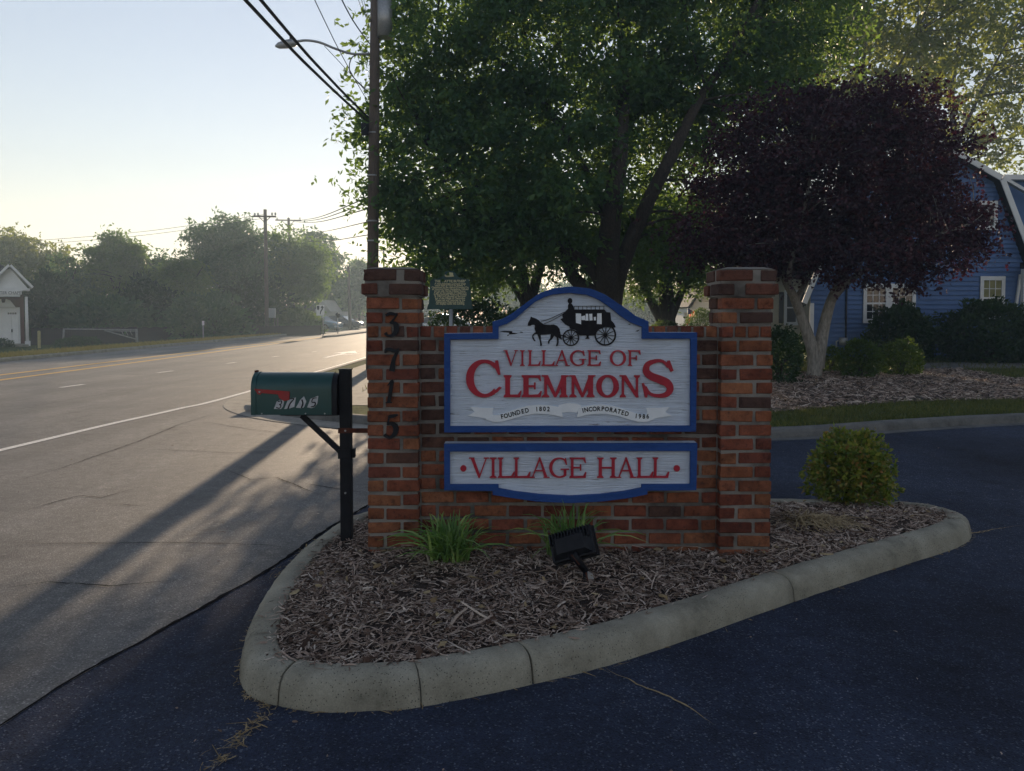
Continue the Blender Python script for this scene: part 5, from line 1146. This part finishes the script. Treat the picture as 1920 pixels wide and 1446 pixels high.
hwin(1623,1659,540,598); hwin(1671,1709,540,598); hwin(1841,1876,526,592, blind=M['blind']); hwin(1838,1862,385,424, cols=2)
dm = MB(); a = hb(1595,0)[0]; dm.tube([(a, HYB-.06, hb(0,540)[1]), (a, HYB-.06, .3)], .03, 6); dm.build('conduit', M['shutter'], house)
gm = hb(1575,640); MB().tube([(gm[0],HYB-.25,gm[1]-.12),(gm[0],HYB-.25,gm[1]+.12)], .13, 10).tube([(gm[0]-.2,HYB-.2,.1),(gm[0]-.2,HYB-.2,gm[1]),(gm[0],HYB-.22,gm[1]+.1)], .025, 6).build('gas_meter', M['steel'], house)
ds = hb(1906,520); MB().bar((ds[0]+.06,HYB-.1,hb(0,515)[1]), (ds[0]-.06,HYB-.1,hb(0,575)[1]), .07).build('downspout', M['white_trim'], house)
# porch wing on the right
ga = hb(1897,500); MB().box(ga[0], ga[0]+4, HYB-1.2, HYB-.4, ga[1]-.09, ga[1]+.09).build('porch_eave', M['shutter'], house)
MB().box(ga[0]+.02, ga[0]+4, HYB-1.22, HYB-1.205, ga[1]-.14, ga[1]-.092).build('gutter', M['white_trim'], house)
pp = pw(1921, 540, HYB-1.1)[0]; MB().box(pp-.06,pp+.09,HYB-1.15,HYB-1.0,.05,ga[1]-.142).build('porch_post', M['white_trim'], house)
# dormer on the right-hand slope
d0 = pw(1876, 331, HYB+1.2); d1 = pw(2020, 331, HYB+1.2); d2 = pw(1876, 331, HYB+1.2)
MB().box(d0[0]+.1, d1[0], HYB+1.25, HYB+5, ze, d0[2]-.15).build('dormer_wall', M['blue_siding'], house)
MB().box(d0[0]-.02, d1[0]+.3, HYB+.95, HYB+5.2, d0[2]-.14, d0[2]+.02).build('dormer_roof', M['white_trim'], house)
q0 = pw(1878, 333, HYB+.9); q1 = pw(1925, 362, HYB+.9); MB().bar((q0[0],HYB+.9,q0[2]), (q1[0]+1.2,HYB+.9,q1[2]-.65), .10, .18, (0,1,0)).build('dormer_rake', M['white_trim'], house)
# cream house beyond
CY = 33.0; ch = thing('cream_house', 'cream lap-sided house with dark shutters, low sun on its wall', 'house', (pw(1480,600,CY)[0], CY+3, .1))
cx0 = pw(1425,600,CY)[0]; cx1 = pw(1640,600,CY)[0]; czt = pw(0,520,CY)[2]
siding('wall', [(cx0,.05),(cx1,.05),(cx1,czt),(cx0,czt)], CY, M['cream_siding'], ch, .16)
MB().box(cx0+.02, cx1-.02, CY+.02, CY+6, 0, czt).build('body', M['cream_siding'], ch)
MB().prism([(cx0-.4,czt),(cx1+.4,czt),((cx0+cx1)/2,czt+2.6)], CY-.4, CY+6.4).build('roof', M['shingle'], ch)
a = pw(1474,604,CY); b = pw(1492,550,CY); window(ch, a[0], b[0], a[2], b[2], CY-.02, mull=False)
for xx in (a[0]-.33, b[0]+.13): MB().box(xx, xx+.2, CY-.06, CY-.022, a[2]-.05, b[2]+.05).build('shutter', M['shutter'], ch)
# white porch house with the flag
WYh = 42.0; wh = thing('white_porch_house', 'white gabled porch house seen beside the brick pillar, flag in front', 'house', (pw(1330,600,WYh)[0], WYh+2, .1))
def wp(u, v): p = pw(u, v, WYh); return (p[0], p[2])
MB().prism([wp(1293,578), wp(1360,578), wp(1360,586), wp(1293,586)], WYh-.1, WYh+4).build('entablature', M['white_trim'], wh)
MB().prism([wp(1296,577.5), wp(1349,577.5), wp(1322,536)], WYh, WYh+.3).build('gable', M['white_trim'], wh)
for a, b in ((wp(1291,578), wp(1322,533)), (wp(1322,533), wp(1353,578))): slab(a, b, WYh-.3, WYh+4.2, .12, M['shingle'], 'roof', wh)
g_ = [wp(1312,566), wp(1332,566), wp(1322,548)]; MB().prism(g_, WYh-.03, WYh-.001).build('gable_vent', M['steel'], wh)
MB().box(wp(1300,0)[0], wp(1420,0)[0], WYh+1.5, WYh+5, 0, wp(0,586)[1]).build('wall', M['white_trim'], wh)
for u in (1300, 1345): x_ = wp(u,0)[0]; MB().tube([(x_,WYh+.1,.05),(x_,WYh+.1,wp(0,586)[1])], .12, 10).build('column', M['white_trim'], wh)
FYg = 40.0; fg = thing('flag', 'striped flag hanging on a slanted pole in front of the white porch', 'flag', (pw(1289,604,FYg)[0], FYg, .1))
fa = Vector(pw(1289,612,FYg)); fa.z = .05; fb = Vector(pw(1290,577,FYg)); MB().tube([fa, fb], .02, 6).build('pole', M['steel'], fg)
M['flag_r'] = leafmat('flag_red_cloth', [(.45,.04,.03),(.5,.05,.04)], (.8,.10,.05), .5); M['flag_w'] = leafmat('flag_white_cloth', [(.7,.68,.65),(.72,.7,.68)], (.9,.7,.5), .5); M['flag_b'] = leafmat('flag_blue_cloth', [(.02,.03,.12),(.03,.04,.14)], (.03,.04,.15), .3)
for k in range(7):
    a0 = pw(1290+k*2.4, 579+k*1.0, FYg); a1 = pw(1290+(k+1)*2.4, 580+k*1.0, FYg); b0 = pw(1287.5+k*1.5, 612-k*2.2, FYg); b1 = pw(1287.5+(k+1)*1.5, 612-(k+1)*2.2, FYg); o_ = .03*(k % 2)
    mk('stripe', [(a0[0],FYg+o_,a0[2]),(a1[0],FYg-.03+o_,a1[2]),(b1[0],FYg-.03+o_,b1[2]),(b0[0],FYg+o_,b0[2])], [(0,1,2,3)], M['flag_r' if k % 2 == 0 else 'flag_w'], fg)
a = pw(1290,578,FYg-.08); b = pw(1299,588,FYg-.08); mk('canton', [(a[0],FYg-.08,a[2]),(b[0],FYg-.09,b[2]+.12),(b[0],FYg-.09,b[2]),(a[0],FYg-.08,b[2]-.05)], [(0,1,2,3)], M['flag_b'], fg)

# ---- chapel across the street
KY = 44.0; kz = -.28
def kp(u, v): p = pw(u, v, KY); return (p[0], p[2])
chapel = thing('brick_chapel', 'brick chapel with white pediment, column and double doors', 'chapel', (kp(-10,0)[0], KY+2, kz))
M['chapel_brick'] = pbr('chapel_brick', (.16,.07,.055), (.11,.05,.042), sc=30, rough=.9)
MB().box(kp(-140,0)[0], kp(32,0)[0], KY+1.4, KY+7, kz, kp(0,552)[1]).build('wall', M['chapel_brick'], chapel)
MB().prism([kp(-70,552), kp(41,552), kp(41,545), kp(56,545), kp(56,541), kp(-70,541)], KY-.05, KY+1.6).build('cornice', M['white_trim'], chapel)
MB().prism([kp(-70,556), kp(38,556), kp(38,552.2), kp(-70,552.2)], KY, KY+1.4).build('frieze', M['white_trim'], chapel)
MB().prism([kp(-66,540.5), kp(52,540.5), kp(19,503)], KY+.15, KY+.5).build('tympanum', M['white_trim'], chapel)
for a, b in ((kp(60,541), kp(18,499)), (kp(18,499), kp(-70,583))): slab(a, b, KY-.2, KY+1.7, .13, M['white_trim'], 'pediment_rake', chapel)
MB().prism([kp(-190,541), kp(-6,541), kp(12,500), kp(-10,482), kp(-190,482)], KY+1.75, KY+2.6).build('roof', M['shingle'], chapel)
put_text('TER CHAPEL', .24, kp(8,0)[0], KY-.055, kp(0,549.5)[1], 0, M['shutter'], chapel, 'lettering', 1.0)
MB().tube([(kp(36.5,0)[0],KY+.4,kz+.28),(kp(36,0)[0],KY+.4,kp(0,556)[1])], [.105,.085], 14).build('column', M['white_trim'], chapel)
MB().box(kp(33,0)[0]-.04,kp(40,0)[0]+.06,KY+.2,KY+.6,kz,kz+.279).build('column_base', M['white_trim'], chapel)
dm = MB(); dm.box(kp(-30,0)[0],kp(24,0)[0],KY+1.28,KY+1.395,kz,kp(0,576)[1]); dm.build('door_surround', M['white_trim'], chapel)
MB().prism([kp(-32,575.8), kp(30,575.8), kp(20,563), kp(11,560), kp(9,567), kp(4,567), kp(2,560), kp(-8,563)], KY+1.1, KY+1.39).build('door_pediment', M['white_trim'], chapel)
for u0, u1 in ((-9.5,7),(7.6,20.5)):
    d_ = MB().box(kp(u0,0)[0],kp(u1,0)[0],KY+1.22,KY+1.278,kz+.12,kp(0,592)[1]).build('door', M['white_trim'], chapel, bevel=.015)
MB().box(kp(6.2,0)[0],kp(8.6,0)[0],KY+1.17,KY+1.218,kp(0,624)[1],kp(0,618)[1]).build('door_handle', M['black_metal'], chapel)
for i in range(5): MB().box(kp(0+3.6*i,0)[0],kp(2.6+3.6*i,0)[0],KY+1.26,KY+1.279,kp(0,589.5)[1],kp(0,586)[1]).build('transom_pane', M['glass'], chapel)
MB().box(kp(-60,0)[0],kp(38,0)[0],KY-.4,KY+1.3,kz-.1,kz+.10).build('step', M['concrete'], chapel)
for o in chapel.children:                       # the chapel stands turned from the street: its sides run back to the left
    for v in o.data.vertices: v.co.x += (v.co.y-KY)*-.66
MB().box(kp(-75,0)[0], kp(36,0)[0], KY-.6, KY-.42, kz-.1, kz+.03).build('lower_step', M['concrete'], chapel)
bush('chapel_bush', 'low clipped bush beside the chapel step', (kp(10,0)[0], KY-1.4, kz), (.8,.5,.25), 1500, .10, .05, M['leaf_dark'])
# things along the far verge
bush('verge_bush', 'leftmost low bush on the lawn before the dark fence', (pw(123,638,42)[0], 42, -.28), (.55,.5,.27), 1200, .10, .05, M['leaf_dark'], 'low bushes on the far lawn')
bush('verge_bush', 'middle low bush on the lawn before the dark fence', (pw(145,638,42.3)[0], 42.3, -.28), (.5,.5,.33), 1200, .10, .05, M['leaf_dark'], 'low bushes on the far lawn')
bush('verge_bush', 'rightmost low bush on the lawn, nearest the pale bar gate', (pw(167,638,42.5)[0], 42.5, -.28), (.6,.5,.30), 1200, .10, .05, M['leaf_dark'], 'low bushes on the far lawn')
FE = thing('board_fence', 'long dark board fence under the trees across the street', 'fence', (-20, 47, -.3)); M['fence'] = pbr('dark_fence_boards', (.055,.045,.042), (.035,.03,.03), sc=3, rough=.9)
f0, f1 = Vector(pw(60,640,46)), Vector(pw(600,620,58)); f0.z = f1.z = -.3; nb_ = 150
fm = bpy.data.meshes.new('board'); tmp = MB().box(0,.19,-.015,.015,0,1.0); fm.from_pydata(tmp.v, [], tmp.f); fm.materials.append(M['fence'])
dv = (f1-f0); ang = math.atan2(dv.y, dv.x)
for i in range(nb_):
    o = bpy.data.objects.new('board', fm); COL.objects.link(o); o.parent = FE; o.location = f0+dv*(i/nb_)-Vector(FE.location); o.rotation_euler.z = ang; o.scale = (dv.length/nb_/.2, 1, random.uniform(.96,1.04))
for i in range(16): p = f0+dv*(i/15); MB().box(p.x-.06,p.x+.06,p.y+.03,p.y+.15,-.4,.72).build('fence_post', M['fence'], FE)
M['gate_paint'] = pbr('dull_gate_paint', (.30,.30,.30), (.20,.20,.20), rough=.7)
gt = thing('bar_gate', 'dull pale tubular bar gate with braced end post before the fence', 'gate', (pw(255,636,43)[0], 43, -.28))
def gq(u, v): return Vector(pw(u, v, 43))
MB().tube([gq(257,642), gq(255.5,617)], .07, 8).build('gate_post', M['gate_paint'], gt)
MB().tube([gq(120,617), gq(255,618.5)], .032, 8).tube([gq(196,620.5), gq(255,621)], .025, 6).build('top_rail', M['gate_paint'], gt)
MB().tube([gq(200,621), gq(255,636)], .035, 6).build('brace', M['gate_paint'], gt)
for u in (228, 236, 244): MB().tube([gq(u,621), gq(u+4,629)], .02, 5).build('web', M['gate_paint'], gt)
MB().tube([gq(118,640), gq(120,616)], .05, 8).build('hinge_post', M['gate_paint'], gt)
p = pw(73.5,642,42); bo_ = thing('bollard', 'pale yellow bollard post by the chapel', 'bollard', (p[0], 42, -.28)); MB().lathe([(.075,-.3),(.075,pw(73,622,42)[2]),(.05,pw(73,620.5,42)[2]),(.0,pw(73,620,42)[2])], p[0], 42, 12).build('shaft', pbr('yellow_post', (.42,.36,.16), rough=.6), bo_)
p = pw(381,633,47); ps = thing('small_post_sign', 'small pale plate on a thin post beside the street', 'sign', (p[0], 47, -.2)); MB().tube([(p[0],47,-.2),(p[0],47,pw(381,604,47)[2])], .03, 6).build('post', M['steel'], ps); a = pw(379,610,46.95); b = pw(383,602,46.95); MB().box(a[0],b[0],46.93,46.955,a[2],b[2]).build('plate', M['white_trim'], ps)
# utility cabinet
cb = thing('utility_cabinet', 'grey utility cabinet on two legs beside the crossarm pole', 'cabinet', (pw(511,628,57)[0], 57, .0))
a = pw(505,596,57); b = pw(516.5,578,57); MB().box(a[0],b[0],56.85,57.1,a[2],b[2]).build('case', M['steel'], cb, bevel=.01)
for u in (508, 513.5): x_ = pw(u,0,57)[0]; MB().box(x_-.05,x_+.05,56.95,57.05,-.2,a[2]-.001).build('leg', M['wood_pole'], cb)
# keep-right sign
ks = thing('keep_right_sign', 'white keep right traffic sign on the median nose', 'traffic sign', (pw(600,636,52)[0], 52, .1)); kx = pw(600,0,52)[0]
MB().tube([(kx,52,.0),(kx,52,pw(600,562,52)[2])], .035, 8).build('post', M['steel'], ks)
def kq(u, v): q = pw(u, v, 51.93); return (q[0], q[2])
MB().prism([kq(593,572), kq(608,572), kq(608,592), kq(593,592)], 51.94, 51.96).build('plate', M['white_trim'], ks)
MB().prism([kq(594,573.6), kq(599,573.6), kq(598.6,579), kq(597,582), kq(595,581), kq(594.2,577)], 51.932, 51.9395).build('island_symbol', M['black_paint'], ks)
m = MB(); stroke(m, [kq(600.5,589.5), kq(601.5,584), kq(604,580), kq(604.3,576.5)], [.06,.07,.08,.08], 51.932, 51.9395); m.prism([kq(600.8,577.4), kq(607.4,577.4), kq(604.2,572.8)], 51.931, 51.9393); m.build('arrow_symbol', M['black_paint'], ks)
lx = pw(628,0,56)[0]; lp = thing('lantern_post', 'thin pale post with a small lantern head by the median', 'lamp post', (lx, 56, .1))
MB().tube([(lx,56,-.02),(lx,56,pw(0,596,56)[2])], .035, 8).build('post', M['steel'], lp); z0_ = pw(0,596,56)[2]; MB().lathe([(.0,z0_),(.10,z0_+.02),(.14,z0_+.22),(.20,z0_+.24),(.05,z0_+.36),(.0,z0_+.4)], lx, 56, 8).build('lantern_head', M['black_metal'], lp)

# ================================================================== CARS
def car(label, x, y, z, heading, paint, name='parked_car', s=1.0):
    t = thing(name, label, 'car', (x, y, z), 'parked cars'); t.rotation_euler.z = heading
    st_ = [(-2.25,.35,.62,.70),(-2.15,.25,.86,.80),(-1.5,.20,.96,.86),(-.6,.18,.95,.88),(.6,.18,.95,.88),(1.3,.20,.92,.87),(2.0,.25,.80,.80),(2.28,.36,.62,.66)]
    vs = []; fs = []
    for x_, z0, z1, w in st_: vs += [(x_,-w*.92,z0),(x_,-w,z0+.25),(x_,-w*.98,z1-.1),(x_,-w*.88,z1),(x_,w*.88,z1),(x_,w*.98,z1-.1),(x_,w,z0+.25),(x_,w*.92,z0)]
    for i in range(len(st_)-1):
        for k in range(8): fs.append((8*i+k, 8*i+(k+1)%8, 8*i+8+(k+1)%8, 8*i+8+k))
    fs += [tuple(range(8)), tuple(8*(len(st_)-1)+k for k in reversed(range(8)))]
    def part(nm2, V2, F2, mat, sm=False, par=t): o = mk(nm2, [(a*s,b*s,c*s) for a,b,c in V2], F2, mat, par, sm, False); return o
    part('body', vs, fs, paint, True)
    rf = [(-1.75,.94,.80),(-1.05,1.36,.62),(-.3,1.45,.60),(.35,1.40,.61),(1.15,.93,.80)]; vs = []; fs = []
    for x_, z_, w in rf: vs += [(x_,-w,z_),(x_,w,z_)]
    vs += [(-1.75,-.82,.90),(-1.75,.82,.90),(1.15,-.82,.90),(1.15,.82,.90)]
    fs = [(0,1,3,2),(2,3,5,4),(4,5,7,6),(6,7,9,8),(10,0,2,4,6,8,12),(11,13,9,7,5,3,1),(8,9,13,12),(0,10,11,1)]
    part('cabin_glass', vs, fs, M['glass'])
    part('roof', [(-1.1,-.60,1.37),(-1.1,.60,1.37),(-.3,.585,1.462),(-.3,-.585,1.462),(.36,-.60,1.412),(.36,.60,1.412)], [(0,1,2,3),(3,2,5,4)], paint, True)
    for sx in (-1.4, 1.42):
        for sy in (-.80, .80):
            m = MB().tube([(sx,sy-.1,.33),(sx,sy+.1,.33)], .33, 16); part('tyre', m.v, m.f, M['black_metal'])
            m = MB().tube([(sx,sy-.112,.33),(sx,sy+.112,.33)], .2, 12); part('rim', m.v, m.f, M['steel'])
    for sy in (-.55, .55):
        m = MB().box(2.18,2.27,sy-.16,sy+.16,.60,.74); part('headlight', m.v, m.f, M['silver_sticker'])
        m = MB().box(-2.26,-2.19,sy-.14,sy+.14,.66,.80); part('tail_light', m.v, m.f, M['red_flag'])
    return t
def carpaint(n_, c): return pbr(n_, c, tuple(q*.95 for q in c), rough=.22, spec=.6)
c1_ = pw(596, 622, 72); car('pale blue car parked behind the clipped hedge', c1_[0]+.1, 72, .0, R(-25), carpaint('pale_blue_paint', (.20,.32,.45)))
c2_ = pw(640, 618, 80); car('dark sedan with sunlit bonnet parked beyond the pale blue car', c2_[0], 80, .0, R(-12), carpaint('dark_blue_paint', (.03,.035,.06)))
c3_ = pw(822, 612, 46); car('white car parked beside the road behind the marker post', c3_[0], 46, .11, R(175), carpaint('white_car_paint', (.7,.7,.7)))
bush('street_hedge', 'dark clipped hedge in front of the pale blue parked car', (pw(560,622,64)[0], 64, -.1), (1.9,.8,.62), 3000, .16, .08, M['leaf_dark'], lump=.06)
fb_ = thing('low_shop', 'low pale building with a gable partly hidden behind the parked cars', 'building', (pw(590,600,88)[0], 90, 0))
def fp(u, v): q = pw(u, v, 88); return (q[0], q[2])
M['pale_wall'] = pbr('pale_render_wall', (.45,.42,.38), (.38,.36,.33), sc=2, rough=.85)
MB().box(fp(548,0)[0], fp(626,0)[0], 88, 94, -.1, fp(0,584)[1]).build('wall', M['pale_wall'], fb_)
MB().prism([fp(590,584), fp(620,584), fp(605,562)], 87.8, 94).build('gable', M['pale_wall'], fb_)
MB().prism([fp(544,584), fp(590,584), fp(586,572), fp(548,572)], 87.6, 94.2).build('roof', M['shingle'], fb_)
for u in (553, 562, 571): MB().prism([fp(u,602), fp(u+6,602), fp(u+6,592), fp(u,592)], 87.95, 87.99).build('window', M['glass'], fb_)
fb2 = thing('reddish_building', 'low reddish building at the far end of the street', 'building', (pw(645,600,104)[0], 106, 0)); q0 = pw(622,612,104); q1 = pw(668,582,104)
MB().box(q0[0], q1[0], 104, 110, -.1, q1[2]).build('wall', pbr('red_render', (.30,.17,.13), rough=.9), fb2); MB().box(q0[0]-.4, q1[0]+.4, 103.6, 110.4, q1[2]+.002, q1[2]+.4).build('roof', M['shingle'], fb2)

# ================================================================== HAZE
hz = MB().box(-265, 265, -262, 268, -1.6, 21.5).build('haze', None); hz['kind'] = 'stuff'; tag(hz, 'thin morning haze filling the air along the street', 'haze')
m = bpy.data.materials.new('morning_haze'); m.use_nodes = True; nt = m.node_tree; nt.nodes.remove(nt.nodes['Principled BSDF'])
pv = nt.nodes.new('ShaderNodeVolumePrincipled'); pv.inputs['Color'].default_value = (.66,.84,1,1); pv.inputs['Density'].default_value = HAZE_D; pv.inputs['Anisotropy'].default_value = .35
nt.links.new(pv.outputs[0], nt.nodes['Material Output'].inputs['Volume']); hz.data.materials.append(m)
